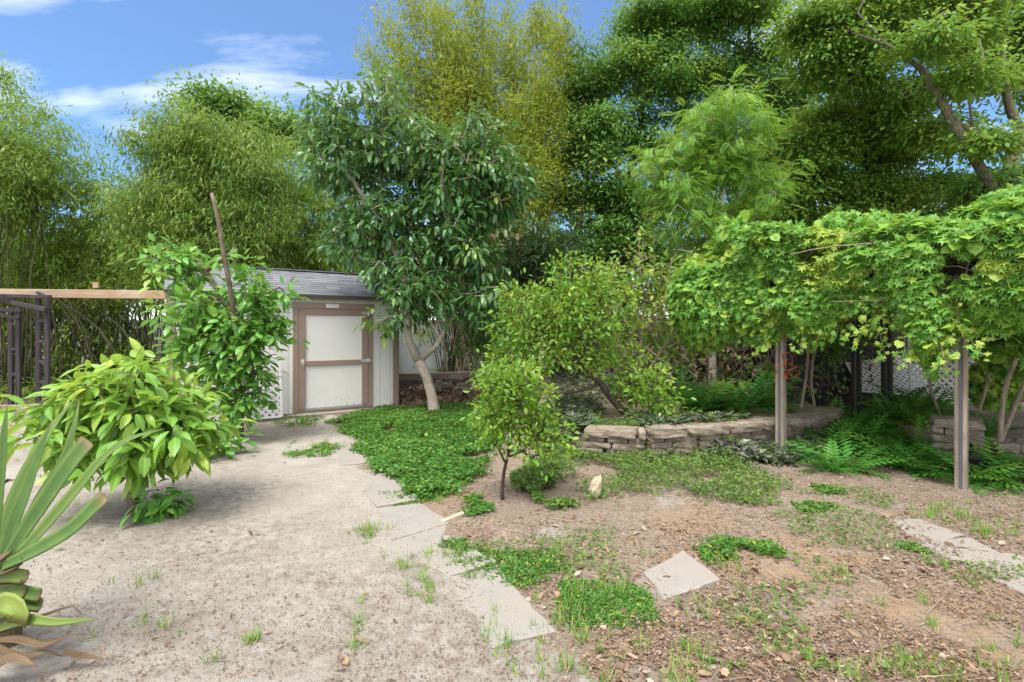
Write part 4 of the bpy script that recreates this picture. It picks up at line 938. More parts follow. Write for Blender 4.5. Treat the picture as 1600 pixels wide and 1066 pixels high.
tree('shade tree with a forked grey trunk cut by the right picture edge', 1600, 12.0,
     [L4([(1600, 600), (1576, 330), (1582, 250), (1594, 205)], 12.0, [.2, .17, .15, .13]), L4([(1594, 210), (1578, 170), (1566, 120), (1570, 60)], 12.0, [.1, .09, .07, .03]), L4([(1594, 210), (1640, 150), (1660, 60)], 12.0, [.1, .08, .03])],
     [(1575, 95, 50, 36, 26, .8, .8), (1600, 45, 60, 40, 30, .8, .8), (1640, 130, 40, 60, 20, .8, .8), (1600, 0, 60, 30, 18, .8, .8), (1590, 285, 40, 20, 20, -.6, .6), (1535, 300, 40, 18, 18, -.6, .6)], bt, 'bigtree_dark', 'bark_grey', 1.2, .008)
tree('bushy mid green tree with layered sprays above the vine covered pergola', 1380, 13.4,
     [L4([(1385, 600), (1380, 480), (1370, 380), (1360, 290), (1350, 220)], 13.4, [.13, .11, .1, .07, .03]), L4([(1375, 420), (1300, 330), (1270, 280)], 13.4, [.07, .05, .02]), L4([(1370, 360), (1440, 300), (1480, 260)], 13.4, [.07, .05, .02])],
     [(1320, 165, 50, 26, 26), (1380, 180, 50, 34, 32), (1280, 215, 56, 36, 36), (1360, 235, 76, 38, 56), (1435, 225, 40, 30, 24), (1290, 290, 60, 36, 40), (1380, 300, 80, 36, 50), (1460, 295, 50, 26, 28), (1250, 260, 36, 34, 20), (1270, 335, 50, 26, 22), (1420, 340, 80, 20, 24), (1540, 330, 70, 20, 20)], bt, 'bigtree', 'bark_dark', 1.2, .008)
tree('distant dark green tree top showing above the rounded bamboo', 390, 24.0, [L4([(390, 560), (385, 350), (380, 220), (370, 160)], 24., [.3, .25, .2, .05])],
     [(345, 165, 34, 24, 20), (385, 185, 50, 36, 40), (430, 215, 40, 44, 34), (465, 205, 26, 26, 14), (320, 190, 22, 26, 12)], dict(bt, L=.22, W=.1, r=.6, n=80), 'bigtree_dark', 'bark_dark', 2.5, .012)
yt = dict(T=T_OVAL4, n=40, r=.4, L=.2, W=.09, radial=.7, branch=.4, jit=.5, droop=.2, curl=.2, yp=.3, tilt=.6)
tree('tree with sun glow put into its leaf colour behind the feathery tree and the pergola vine', 1210, 15.5, [L4([(1210, 590), (1205, 450), (1210, 360)], 15.5, [.12, .1, .03])], [(1205, 345, 40, 34, 36), (1240, 370, 36, 30, 26), (1170, 370, 36, 30, 22)], yt, 'glowtree', 'bark_dark', 1.2, .008)
# backing greenery that closes the horizon
for (lab, px_, spec) in (('distant hedge tree behind the left bamboo', 120, [(60, 420, 120, 80, 60), (200, 400, 100, 90, 60), (330, 400, 100, 90, 50), (-60, 400, 90, 100, 40)]), ('distant hedge tree behind the dark broadleaf tree', 560, [(480, 400, 90, 90, 50), (590, 420, 90, 90, 50), (690, 440, 70, 80, 34)]),
                         ('distant hedge tree seen below the leaning black limbs', 950, [(880, 470, 70, 50, 40), (980, 460, 90, 60, 56), (1090, 420, 70, 80, 44), (840, 400, 60, 60, 24)]), ('distant hedge tree behind the vine covered pergola', 1400, [(1140, 300, 80, 60, 36), (1000, 330, 80, 60, 34), (1240, 420, 90, 70, 40), (1380, 400, 110, 80, 50), (1540, 380, 110, 90, 60), (1660, 380, 90, 90, 30)])):
    tree(lab, px_, 19.0, [L4([(px_, 575), (px_, 450), (px_ + 10, 380)], 19., [.16, .13, .05])], spec, dict(yt, L=.26, W=.12, r=.55, n=44), 'bigtree', 'bark_dark', 1.5, .01, 'hedge_tree', 'far hedge trees behind the boundary')

# --- feathery tree
fe = dict(T=T_PINN, n=12, r=.16, L=.25, W=.12, radial=.9, branch=.2, jit=.3, droop=.25, curl=.35, flat=.10, yp=.3, tilt=.16, fold=-.1)
Y0 = 9.6
plant('feathery_tree', 'bright lime green feathery tree with thin pale stems behind the pergola', 'tree', W(1113, 610, Y0),
      [L4([(1113, 615), (1113, 570), (1112, 520), (1118, 440), (1128, 330), (1138, 240), (1135, 170)], Y0, [.085, .08, .072, .05, .03, .018, .007]), L4([(1118, 440), (1095, 340), (1070, 290), (1010, 255)], Y0, [.03, .02, .014, .006]), L4([(1124, 360), (1165, 290), (1185, 240)], Y0, [.02, .014, .006]), L4([(1120, 420), (1160, 370), (1185, 330), (1230, 275)], Y0, [.025, .018, .012, .005]), L4([(1100, 350), (1060, 310), (1020, 320)], Y0, [.014, .01, .005])],
      domes([(1137, 172, 39, 13, 27), (1172, 200, 34, 11, 16), (1102, 195, 34, 18, 17), (1071, 195, 15, 10, 5), (1119, 225, 53, 19, 32), (1155, 240, 34, 19, 19), (1049, 250, 39, 14, 19), (1014, 260, 17, 10, 6), (1102, 270, 60, 19, 35), (1172, 280, 39, 18, 19), (1067, 310, 48, 19, 27), (1128, 330, 60, 21, 36), (1190, 320, 29, 16, 12), (1221, 272, 14, 6, 5), (1084, 370, 48, 22, 27), (1155, 375, 39, 18, 17), (1049, 350, 26, 16, 9), (1111, 410, 42, 21, 20)], Y0, .8, 3), fe, .004, 'birch', 'feather', step=.2)

# ------------------------------------------------------------------ pergola with vine
P1, P2 = G(1220, 711), G(1502, 762)
e = nz(P2 - P1); bk = np.array([-e[1], e[0], 0]); bk = bk if bk[1] > 0 else -bk
P3 = W(1338, 632, 8.4); P4 = W(1386, 640, 8.0)
perg = thing('vine_pergola', 'weathered grey timber pergola on slim posts buried under leafy vine', 'pergola', (P1 + P2) / 2)
HB = 2.02
def post(p, h, w=.105, mat='grey_wood'):
    mb = MB(); an = math.atan2(e[1], e[0]); z0 = gz(p[0], p[1]) - .05
    cs, sn = math.cos(an), math.sin(an)
    for s_ in (-1, 1):
        c = np.array([p[0] + cs * s_ * w * .33, p[1] + sn * s_ * w * .33, (h + z0) / 2]); mb.box(c, (w * .36, w, h - z0), rz=an, bev=.004)
    po = mb.obj('post', M[mat], perg)
    mb = MB(); mb.box((p[0], p[1], (h + z0) / 2 - .02), (w * .26, w * .8, h - z0 - .06), rz=an); mb.obj('strip', M['slate_strip'], po, local=False) if False else None
    me = mb.obj('strip', M['slate_strip'], perg); me.parent = po; me.location = (0, 0, 0)
post(P1, HB, .09); post(P2, HB, .088)
post(np.array([P3[0], P3[1], 0]), HB, .12, 'brown_wood'); post(np.array([P4[0], P4[1], 0]), HB, .13, 'brown_wood')
far = P2 + e * 1.6
Q1 = np.array([P1[0], P1[1], 0]) + bk * 2.7; Q2 = far + bk * 2.7
post(far, HB, .105)
for p, q in ((P1 - e * .5, far + e * .3), (Q1 - e * .5, Q2 + e * .3)):
    mb = MB(); mb.beam(np.array(p) + [0, 0, HB + .07], np.array(q) + [0, 0, HB + .07], .05, .14, bev=.004); mb.obj('beam', M['brown_wood'], perg)
Ltot = np.linalg.norm(far - P1)
for i in range(9):
    b = P1 + e * (Ltot * i / 8.0); mb = MB(); mb.beam(b - bk * .3 + [0, 0, HB + .17], b + bk * 4.4 + [0, 0, HB + .17], .045, .09, bev=.004); mb.obj('rafter', M['brown_wood'], perg)  # rafters lengthened past the back beam to carry the added shading cover
for s_ in (-1, 1):
    mb = MB(); mb.beam(P1 + [0, 0, HB - .55], P1 + e * s_ * .45 + [0, 0, HB], .045, .07, bev=.004); mb.obj('brace', M['brown_wood'], perg)

vt = thing('grape_vine', 'dense bright green lobed vine spread over the pergola roof and hanging at its front', 'vine', (P1 + P2) / 2 + [0, 0, HB])
lm = MB(); tm = MB()
def vine_leaves(p, nrm, L, yp, rc):
    n = len(p); d = np.array([0, 0, -1.]) * .6 + nrm * .5 + rng.normal(size=(n, 3)) * .55; up = nrm * .8 + np.array([0, 0, .9]) + rng.normal(size=(n, 3)) * .55
    ln = L * rng.uniform(.45, 1.3, n); age = np.clip((rc < yp) * rng.uniform(.3, 1, n) + (rng.random(n) < .05) * .6, 0, 1); rnd = np.clip(.55 * rc + .45 * rng.random(n), 0, 1)
    big = rng.random(n) < .07
    lm.leaves(T_PALM, p[~big], d[~big], up[~big], ln[~big], ln[~big] * .52, rnd[~big], age[~big], .25, .12)
    lm.leaves(T_HEART, p[big], d[big], up[big], ln[big] * .95, ln[big] * .5, np.clip(rnd[big] + .3, 0, 1), np.clip(age[big] + .35, 0, 1), .2, .1)
# thickness profile: cross-section angle phi goes from hanging front (phi=-90) over the top to the roof behind
n = 46000; u = rng.uniform(-1.05, Ltot + .9, n); ph = rng.uniform(-.5, 1, n)
c0 = P1[None] + e[None] * u[:, None]
lump = fbm(u * 1.4 + 5, ph * 2.2, 71); lump2 = fbm(u * 4 + 2, ph * 6, 73)
rad = .34 + .60 * (lump - .38) + .20 * (lump2 - .5); inn = rng.random(n) ** 1.7 * .42
ur = np.clip(u / Ltot, 0, 1.3); ctr_z = HB + .18 - .02 * ur; topf = 1.15 - .62 * ur
an = ph * (np.pi / 2)                                    # -pi/4 .. pi/2
front = np.stack([np.cos(an), np.sin(an)], 1)
p = c0 + (-bk[None]) * (front[:, :1] * (rad - inn)[:, None] * 1.0) + np.array([0, 0, 1.])[None] * (front[:, 1] * (rad - inn) * np.where(front[:, 1] > 0, topf, 1.15) + ctr_z)[:, None]
nr = nz(-bk[None] * front[:, :1] + np.array([0, 0, 1.]) * front[:, 1:])
gap = fbm(u * 2.6, p[:, 2] * 3.4, 79); kp = (gap > .33) & ((u > -.55) | (p[:, 2] < 2.35))
vine_leaves(p[kp], nr[kp], .088, .16, (fbm(u * 1.9, p[:, 2] * 2.4, 81)[kp] - .25) * 2)
# hanging fringe below
n = 28000; u = rng.uniform(-1.1, Ltot + .9, n); lo_ = 1.90 - .52 * np.clip((fbm(u * 1.1 + 3, u * 0 + 1, 83) - .25) * 2, 0, 1) - .18 * np.clip(vn(u * 5, u * 0, 85) - .5, 0, 1)
def bumpx(u, c, w): return np.exp(-((u - c) / w) ** 2)
uP2 = np.linalg.norm(P2 - P1)
lo_ = lo_ + .1 - .42 * bumpx(u, uP2 - .22, .14) - .34 * bumpx(u, uP2 + 1.0, .35) - .28 * bumpx(u, -.35, .3) - .25 * bumpx(u, .38, .10) - .35 * bumpx(u, -.9, .25)
zz = lo_ + (2.3 - lo_) * rng.random(n) ** .75
th_ = .30 + .28 * (fbm(u * 1.4 + 5, zz * 1.5, 71) - .3)
p = P1[None] + e[None] * u[:, None] - bk[None] * ((th_ * np.clip((zz - lo_) / .35, .25, 1)) * rng.uniform(.55, 1, n))[:, None]; p[:, 2] = zz
gap = fbm(u * 2.6, zz * 3.4, 79); kp = gap > .34
vine_leaves(p[kp], np.tile(nz(-bk + np.array([0, 0, .25])), (kp.sum(), 1)), .088, .16, (fbm(u * 1.9, zz * 2.4, 81)[kp] - .25) * 2)
# roof cover behind, extended past the back beam to shade the lattice
n = 26000; u = rng.uniform(-.9, Ltot + .9, n); w = rng.uniform(-.1, 4.6, n); p = P1[None] + e[None] * u[:, None] + bk[None] * w[:, None]
p[:, 2] = HB + .24 + (.42 - .25 * np.clip(u / Ltot, 0, 1.3)) * fbm(u * 1.3, w * 1.3, 87) + .14 * rng.random(n); vine_leaves(p, np.tile([0, 0, 1.], (n, 1)), .12, .2, (fbm(u * 1.9, w * 2, 88) - .25) * 2)
# side at the left end, falling toward the feathery tree
n = 7500; cl_ = W(1105, 470, 6.9); p = cl_ + nz(rng.normal(size=(n, 3))) * (rng.random((n, 1)) ** .25) * np.array([.46, .6, .62]); g_ = fbm(p[:, 0] * 3, p[:, 2] * 3, 90); p = p[g_ > .35]; n = len(p)
vine_leaves(p, nz(p - cl_), .105, .3, (fbm(p[:, 0] * 2.5, p[:, 2] * 2.5, 91) - .25) * 2)
for (cx_, cy_, y_, a_, b_, c_, n) in ((1590, 318, 6.2, .38, .5, .2, 1500), (1165, 365, 6.5, .35, .4, .22, 1500), (1330, 350, 6.0, .35, .4, .16, 1300), (1580, 540, 5.6, .35, .3, .35, 2600), (1560, 600, 6.6, .4, .3, .3, 1800), (1480, 470, 7.6, 1.3, .3, .35, 3000), (1300, 500, 8.8, .9, .3, .4, 3000), (1620, 480, 7.4, .8, .5, .8, 3500)):  # includes hanging masses added under the roof to darken the space behind
    cl_ = W(cx_, cy_, y_); p = cl_ + nz(rng.normal(size=(n, 3))) * (rng.random((n, 1)) ** .3) * np.array([a_, b_, c_]); g_ = fbm(p[:, 0] * 3, p[:, 2] * 3, 92); p = p[g_ > .42]
    vine_leaves(p, nz(p - cl_), .105, .2, (fbm(p[:, 0] * 2.5, p[:, 2] * 2.5, 93) - .25) * 2)
for i in range(34):
    u0 = rng.uniform(-.9, Ltot + .7); a_ = P1 + e * u0 - bk * rng.uniform(.05, .35) + [0, 0, HB + rng.uniform(-.35, -.1)]; dl = rng.uniform(.25, .65); b_ = a_ + np.array([rng.normal(0, .12), rng.normal(0, .08), -dl]); S_ = spline([a_, (a_ + b_) / 2 + rng.normal(0, .06, 3), b_], .04); tm.tube(S_, .0035, 5, cap=False)
    q_ = np.repeat(S_, 3, 0) + rng.normal(0, .045, (len(S_) * 3, 3)); vine_leaves(q_, np.tile(nz(-bk + np.array([0, 0, .2])), (len(q_), 1)), .075, .5, rng.random(len(q_)))
lm.obj('foliage', M['vine'], vt)
for i in range(150):
    u0 = rng.uniform(-.9, Ltot + .8); w0 = rng.uniform(0, .7) if i < 110 else rng.uniform(1, 2.8); a_ = P1 + e * u0 + bk * w0 + [0, 0, HB + .2]; dl = rng.uniform(.3, .85); b_ = a_ + np.array([rng.normal(0, .2), rng.normal(0, .12), -dl]); m_ = (a_ + b_) / 2 + rng.normal(0, .12, 3); tm.tube(spline([a_, m_, b_], .15), rng.uniform(.003, .007), 5, cap=False)
for i in range(120):
    u0 = rng.uniform(-.9, Ltot + .6); a_ = P1 + e * u0 + bk * rng.uniform(-.25, .3) + [0, 0, HB + rng.uniform(-.1, .3)]; b_ = a_ + e * rng.normal(0, .8) + np.array([0, 0, rng.normal(0, .2)]); m_ = (a_ + b_) / 2 + rng.normal(0, .15, 3); tm.tube(spline([a_, m_, b_], .2), rng.uniform(.003, .008), 5, cap=False)
tm.obj('tendrils', M['dry_stem'], vt)['kind'] = 'stuff'
for q in ([(1600, 600, 5.4), (1580, 650, 5.3), (1563, 690, 5.2)], [(1588, 560, 5.2), (1570, 610, 5.2), (1562, 690, 5.2)], [(1470, 655, 6.8), (1452, 590, 6.8), (1460, 500, 6.6)], [(1250, 650, 7.2), (1262, 560, 7.1), (1255, 470, 7)], [(1275, 650, 7.4), (1268, 580, 7.3), (1290, 480, 7.2)], [(1530, 640, 6.4), (1545, 580, 6.3), (1535, 500, 6.2)]):
    L_ = [W(*c) for c in q]; tm = MB(); tm.tube(spline(L_, .1), .02, 7); tm.obj('stem', M['dry_stem'], vt)

tg = thing('dry_tangle', 'tangle of dry brown stems and dead vine before the dark fence', 'dead vines', W(1120, 600, 9.6)); tm = MB()
for i in range(420):
    a_ = W(rng.uniform(950, 1420), rng.uniform(500, 600), rng.uniform(9.3, 10.6)); b_ = a_ + np.array([rng.normal(0, .5), rng.normal(0, .3), rng.uniform(-.2, 1.1)]); m_ = (a_ + b_) / 2 + rng.normal(0, .16, 3); tm.tube(spline([a_, m_, b_], .15), rng.uniform(.004, .010), 4, cap=False)
tm.obj('stems', M['dry_stem'], tg)['kind'] = 'stuff'
lm = MB(); n = 1800; p = np.stack([rng.uniform(1.6, 6.4, n), rng.uniform(8.8, 10.2, n), rng.uniform(.3, 2.2, n)], 1); p = p[fbm(p[:, 0] * 2, p[:, 2] * 2, 95) > .45]; n = len(p)
lm.leaves(T_OVAL4, p, rng.normal(size=(n, 3)) * .6 + [0, 0, -.8], rng.normal(size=(n, 3)), rng.uniform(.05, .12, n), .025, rng.random(n) * .6, rng.random(n) * .3, .3); lm.obj('dead_leaves', M['litter'], tg)['kind'] = 'stuff'
lm = MB(); n = 9000; p = np.stack([rng.uniform(1.6, 8, n), rng.uniform(8.4, 10.4, n), rng.uniform(.3, 2.5, n)], 1); p = p[fbm(p[:, 0] * 1.7, p[:, 2] * 1.7, 96) > .5]; n = len(p)
lm.leaves(T_OVAL4, p, rng.normal(size=(n, 3)) * .6 + [0, -.3, -.4], rng.normal(size=(n, 3)) * .6 + [0, -.3, .6], rng.uniform(.07, .13, n), .035, rng.random(n), rng.random(n) * .3, .3); lm.obj('leaves', M['bigtree_dark'], tg)['kind'] = 'stuff'
# rusty ornament hung on the post
t = thing('rusty_ornament', 'rusty coiled metal strip ornament hung on the slim pergola post', 'ornament', P1 + [.03, -.08, 1.1])
def band(pts, w=.022):
    mb = MB(); S = spline([W(a_, b_, 5.98 + (c_ if c_ else 0)) for a_, b_, c_ in pts], .02)
    for i in range(len(S) - 1): mb.beam(S[i], S[i + 1] + (S[i + 1] - S[i]) * .08, .004, w, up=(0, 1, .25))
    mb.obj('metal_strip', M['rust'], t)
band([(1222, 555, 0), (1232, 551, -.03), (1238, 562, -.02), (1236, 576, 0), (1226, 582, .01)]); band([(1222, 552, .01), (1226, 566, -.03), (1240, 572, -.04), (1238, 585, 0)]); band([(1231, 580, -.05), (1247, 573, -.05), (1249, 583, -.04), (1241, 590, -.03), (1230, 592, -.03)])
band([(1212, 574, -.02), (1224, 572, -.06), (1230, 580, -.06)]); band([(1213, 578, 0), (1212, 584, -.03), (1222, 588, -.05)], .03); band([(1228, 560, -.05), (1226, 572, -.07), (1234, 586, -.05)], .04)
mb = MB(); p = W(1228, 585, 5.95); mb.box(p, (.055, .006, .08), rz=.2, bev=.002); mb.obj('plate', M['rust'], t)

# white lattice under the pergola
lattice('lattice_panel', 'upright white plastic lattice panel in the shade under the pergola', W(1424, 622, 8.6), (1, -.15, 0), (-.02, .05, 1), .96, 1.45, .085, .038, M['white_plastic'])
lattice('lattice_panel', 'white lattice panel tipped over on its side behind the dark back posts', W(1346, 612, 9.1), (1, -.18, -.06), (.02, .7, .75), 1.4, .9, .075, .042, M['white_plastic'])
f = thing('shade_backdrop', 'dark board screen added to deepen the shade behind the pergola back posts', 'screen', W(1330, 600, 9.4))  # dark boards added to deepen the shade under the pergola
mb = MB()
for i in range(26):
    p = W(1228 + i * 8.4, 590, 9.55); mb.box((p[0], p[1], 1.0), (.095, .02, 2.0), bev=.003)
mb.obj('boards', M['dark_wood'], f)

# ------------------------------------------------------------------ ferns and bed plants
fr = dict()
def fern(label, p, r, n, mat='fern', group='ferns under the vine pergola', name='fern', T=T_FERN, lift=.9):
    z = gz(p[0], p[1]); t = thing(name, label, 'fern', (p[0], p[1], z), group); lm = MB(); an = rng.uniform(0, 2 * np.pi, n); el = rng.uniform(.35, 1.25, n)
    d = np.stack([np.cos(an) * np.cos(el), np.sin(an) * np.cos(el), np.sin(el) * lift], 1); L = r * rng.uniform(.7, 1.2, n); b = np.array([p[0], p[1], z - .01]) + rng.normal(0, .03, (n, 3)) * [1, 1, 0]
    lm.leaves(T, b, d, np.tile([0, 0, 1.], (n, 1)) + rng.normal(size=(n, 3)) * .15, L, L * .24, rng.random(n), (rng.random(n) < .2) * .7, rng.uniform(.3, .8, n), -.1); lm.obj('fronds', M[mat], t); return t
for i in range(46):
    px_ = rng.uniform(1290, 1460); py_ = rng.uniform(652, 738); p = G(px_, py_); fern('leafy green fern in the shade between the stone walls under the pergola', p, rng.uniform(.30, .52), 18)
for px_, py_, z_ in ((1150, 640, .3), (1180, 632, .3), (1120, 625, .3), (1100, 640, .3), (1190, 610, .3), (1140, 605, .3), (1075, 632, .3), (1165, 588, .3)):
    fern('bright green fern on the raised bed behind the curved stone wall', G(px_, py_, z_), rng.uniform(.45, .7), 22, group='ferns on the raised bed')
for px_, py_ in ((1530, 715), (1560, 725), (1590, 720), (1545, 700), (1600, 740), (1575, 740), (1520, 735)):
    fern('green fern growing over the low stone wall right of the near pergola post', G(px_, py_, .1), rng.uniform(.35, .5), 18, group='ferns by the near post')

def carpet(name, label, cat, polys, n, T, L, Wd, mat, hgt, up_t=.5, yp=.15, lift=.4, dens=None, z0=0.0, gap=.0, seed=0, excl=None, fold=.15):
    """ground cover: leaves over regions of the ground, heights uneven"""
    P = []
    for poly in polys:
        q = np.array([G(*c) for c in poly]); lo, hi = q[:, :2].min(0), q[:, :2].max(0); m = int(n * 1.0)
        r = rng.uniform(lo, hi, (m * 4, 2)); pl_ = [tuple(c[:2]) for c in q]; w = .55 * (fbm(r[:, 0] * 1.6, r[:, 1] * 1.6, 101 + seed) - .5); w2 = .55 * (fbm(r[:, 0] * 1.6, r[:, 1] * 1.6, 151 + seed) - .5)
        k_ = inpoly(r[:, 0] + w + rng.normal(0, .05, len(r)), r[:, 1] + w2 + rng.normal(0, .05, len(r)), pl_); r = r[k_]
        if gap: r = r[fbm(r[:, 0] * 2.2, r[:, 1] * 2.2, 111 + seed) > gap]
        r = r[:m]; e_ = np.mean([inpoly(r[:, 0] + a_, r[:, 1] + b_, pl_) for a_, b_ in ((.16, 0), (-.16, 0), (0, .16), (0, -.16), (.3, 0), (-.3, 0), (0, .3), (0, -.3))], axis=0)
        P.append(np.column_stack([r, .2 + .8 * e_]))
    p = np.concatenate(P); hh = p[:, 2] * hgt * (.25 + .9 * fbm(p[:, 0] * 2.4, p[:, 1] * 2.4, 121 + seed)) * rng.random(len(p)) ** .6
    z = height(p[:, 0], p[:, 1]) + hh + .005; pos = np.column_stack([p[:, :2], z]); m = len(p); an = rng.uniform(0, 2 * np.pi, m)
    d = np.stack([np.cos(an), np.sin(an), rng.uniform(-.2, 1, m) * lift], 1); up = np.array([0, 0, 1.]) + rng.normal(size=(m, 3)) * up_t
    rc = fbm(p[:, 0] * 1.7, p[:, 1] * 1.7, 131 + seed); rnd = np.clip((rc - .25) * 1.2 + (rng.random(m) - .5) * .5, 0, 1); age = (rng.random(m) < yp) * rng.random(m)
    ln = L * rng.uniform(.6, 1.3, m); mb = MB(); mb.leaves(T, pos, d, up, ln, Wd * .5 * ln / L, rnd, age, .2, fold)
    return kind(mb.obj(name, M[mat]), 'stuff', label, cat)
carpet('groundcover', 'thick carpet of small green leaves under the forked tree', 'ground cover', [[(520, 655), (600, 640), (700, 632), (770, 636), (780, 700), (760, 740), (690, 790), (640, 785), (600, 745), (560, 700)]], 60000, T_OVAL4, .036, .027, 'mat', .15, yp=.06, gap=.30)
carpet('grass_edge', 'fresh low grass along the path edge', 'grass', [[(585, 730), (660, 720), (725, 745), (700, 785), (640, 790)], [(690, 850), (760, 845), (840, 870), (920, 890), (960, 935), (880, 965), (830, 920), (760, 880)], [(880, 930), (1000, 905), (1010, 950), (940, 975), (880, 985)]], 4200, T_OVAL4, .026, .011, 'mat', .03, .7, lift=.9, gap=.52, seed=3)
carpet('weeds', 'patchy low weeds in front of the stone wall', 'weeds', [[(830, 730), (930, 700), (1050, 705), (1180, 722), (1235, 755), (1180, 790), (1040, 770), (960, 770), (860, 790), (820, 770)], [(800, 745), (850, 720), (900, 770), (860, 800)]], 12000, T_OVAL4, .036, .015, 'weed', .20, .9, gap=.46, seed=5, lift=.9)
carpet('wandering_plant', 'purple and silver wandering plant trailing over the bed and wall foot', 'ground cover', [[(870, 600), (960, 590), (1040, 608), (1090, 640), (1080, 662), (1000, 662), (910, 662), (860, 650)], [(855, 655), (925, 650), (925, 715), (870, 715)], [(1000, 690), (1110, 690), (1200, 700), (1240, 722), (1120, 730), (1010, 722)], [(1225, 700), (1300, 690), (1300, 715), (1235, 722)]], 4600, T_LANCE, .11, .045, 'purple', .22, .6, lift=.7, gap=.30, seed=7)
carpet('wandering_plant', 'silver striped wandering plant along the top of the curved stone wall', 'ground cover', [[(1140, 648), (1225, 640), (1300, 628), (1320, 634), (1240, 656), (1150, 664)]], 1100, T_LANCE, .15, .06, 'purple', .16, .5, lift=.6, seed=9)
carpet('red_plant', 'dark purple rosette leaves at the foot of the near post', 'ground cover', [[(1530, 735), (1600, 730), (1640, 760), (1560, 765)]], 420, T_LANCE, .15, .03, 'redleaf', .08, .4, lift=1.2, seed=11)
carpet('clover_patch', 'bright low clover patches in the mulch', 'ground cover', [[(1090, 855), (1130, 848), (1145, 868), (1100, 874)], [(1240, 782), (1290, 778), (1305, 798), (1255, 800)], [(1280, 760), (1315, 758), (1318, 772), (1290, 772)], [(1425, 852), (1455, 852), (1462, 868), (1432, 868)]], 520, T_OVAL4, .03, .024, 'mat', .03, .5, lift=.5, seed=13, gap=.40)
carpet('seedlings', 'straggling seedlings and small shoots below the citrus sapling', 'weeds', [[(715, 785), (770, 778), (760, 806), (725, 812)], [(1090, 840), (1200, 850), (1250, 890), (1130, 910)], [(1060, 755), (1180, 745), (1200, 785), (1100, 790)], [(460, 690), (520, 690), (530, 715), (470, 712)], [(430, 655), (490, 650), (500, 668), (440, 668)]], 900, T_OVAL4, .036, .017, 'mat', .08, .6, gap=.46, seed=15, lift=.8)
carpet('shade_undergrowth', 'dark undergrowth along the foot of the bamboo hedge', 'undergrowth', [[(-200, 640), (260, 640), (262, 600), (-200, 600)], [(640, 592), (900, 590), (1000, 600), (900, 612), (780, 620)]], 3000, T_LANCE, .3, .03, 'bamboo_dark', .5, .7, lift=1.4, seed=17)
carpet('shade_undergrowth', 'low green undergrowth in the deep shade behind the pergola posts', 'undergrowth', [[(1240, 640), (1480, 640), (1600, 650), (1600, 600), (1300, 598), (1180, 600)]], 5200, T_OVAL4, .08, .04, 'fern', .25, .6, lift=.8, seed=19)
carpet('stray_weeds', 'small stray weeds dotted over the mulch', 'weeds', [[(690, 850), (900, 820), (1250, 760), (1600, 780), (1600, 1066), (930, 1066)]], 6000, T_OVAL4, .028, .012, 'weed', .04, .7, gap=.60, seed=23, lift=1.0)
for px_, py_, r_, mt_ in ((1010, 700, .30, 'weed'), (1035, 690, .34, 'purple'), (1060, 705, .28, 'weed'), (1022, 722, .24, 'purple'), (1110, 706, .28, 'mat'), (1145, 712, .24, 'purple'), (925, 702, .26, 'weed'), (1255, 706, .26, 'mat'), (1285, 700, .24, 'purple'), (895, 706, .32, 'purple'), (880, 690, .34, 'purple'), (1180, 716, .22, 'weed')):
    fern({'weed': 'olive leafed weed growing up the face of the stacked stone wall', 'purple': 'purple grey leafed plant growing at the foot of the stacked stone wall', 'mat': 'fresh green leafy plant in front of the long curved stone wall'}[mt_], G(px_, py_), r_, 46, mt_, {'weed': 'weeds at the wall face', 'purple': 'purple plants at the wall foot', 'mat': 'green plants at the wall foot'}[mt_], 'leafy_weed', T_PINN5)['category'] = 'weed'
# bromeliad rosette by the stone pile
fern('strap leaved bromeliad rosette by the loose stone pile', G(748, 605), .5, 26, 'bamboo_dark', None, 'bromeliad', T_BLADE)['category'] = 'bromeliad'

# ------------------------------------------------------------------ grass tufts and litter (uncountable)
mb = MB(); PP = []; RR = []; HH = []
tf = [(585, 835, 30, 10, 130), (650, 880, 42, 18, 110), (665, 925, 26, 22, 90), (390, 1000, 14, 12, 40), (215, 915, 5, 4, 12), (240, 900, 4, 4, 8), (325, 1030, 6, 6, 14), (285, 990, 5, 5, 10), (225, 975, 5, 4, 10), (555, 1000, 10, 22, 34), (565, 935, 3, 8, 8), (170, 910, 5, 5, 10), (255, 975, 5, 4, 9), (145, 990, 4, 8, 12), (60, 1030, 4, 10, 8),
      (780, 1000, 26, 26, 80), (830, 1045, 40, 20, 80), (960, 930, 26, 20, 160), (900, 990, 60, 20, 160), (1060, 1035, 36, 24, 150), (930, 1045, 40, 22, 60), (1180, 975, 40, 20, 40), (1400, 1050, 110, 18, 260), (1560, 1000, 40, 50, 60), (1470, 800, 60, 14, 260), (1540, 830, 50, 12, 160), (1340, 930, 60, 20, 30), (1490, 955, 60, 30, 40), (860, 880, 60, 24, 200), (880, 940, 40, 30, 150), (1140, 880, 40, 18, 90), (1000, 760, 60, 20, 80), (700, 770, 20, 14, 60), (1240, 1000, 120, 40, 40),
      (120, 740, 70, 22, 170), (60, 700, 60, 22, 120), (240, 735, 60, 8, 80), (460, 650, 18, 6, 60), (490, 700, 30, 8, 90), (750, 870, 50, 18, 150), (1580, 770, 40, 14, 120), (1085, 960, 40, 16, 40), (620, 640, 20, 4, 40)]
for cx, cy, rx, ry, n in tf:
    m = max(1, n // 9); tx = rng.normal(cx, rx * .6, m); ty = rng.normal(cy, ry * .6, m)
    for j in range(m):
        g = G(tx[j], max(ty[j], 640)); q = rng.integers(8, 20); PP.append(g + rng.normal(0, .016, (q, 3)) * [1, 1, 0]); HH.append(np.full(q, rng.uniform(.035, .095)))
p = np.concatenate(PP); hh = np.concatenate(HH); p[:, 2] = height(p[:, 0], p[:, 1]) - .004; m = len(p); an = rng.uniform(0, 2 * np.pi, m)
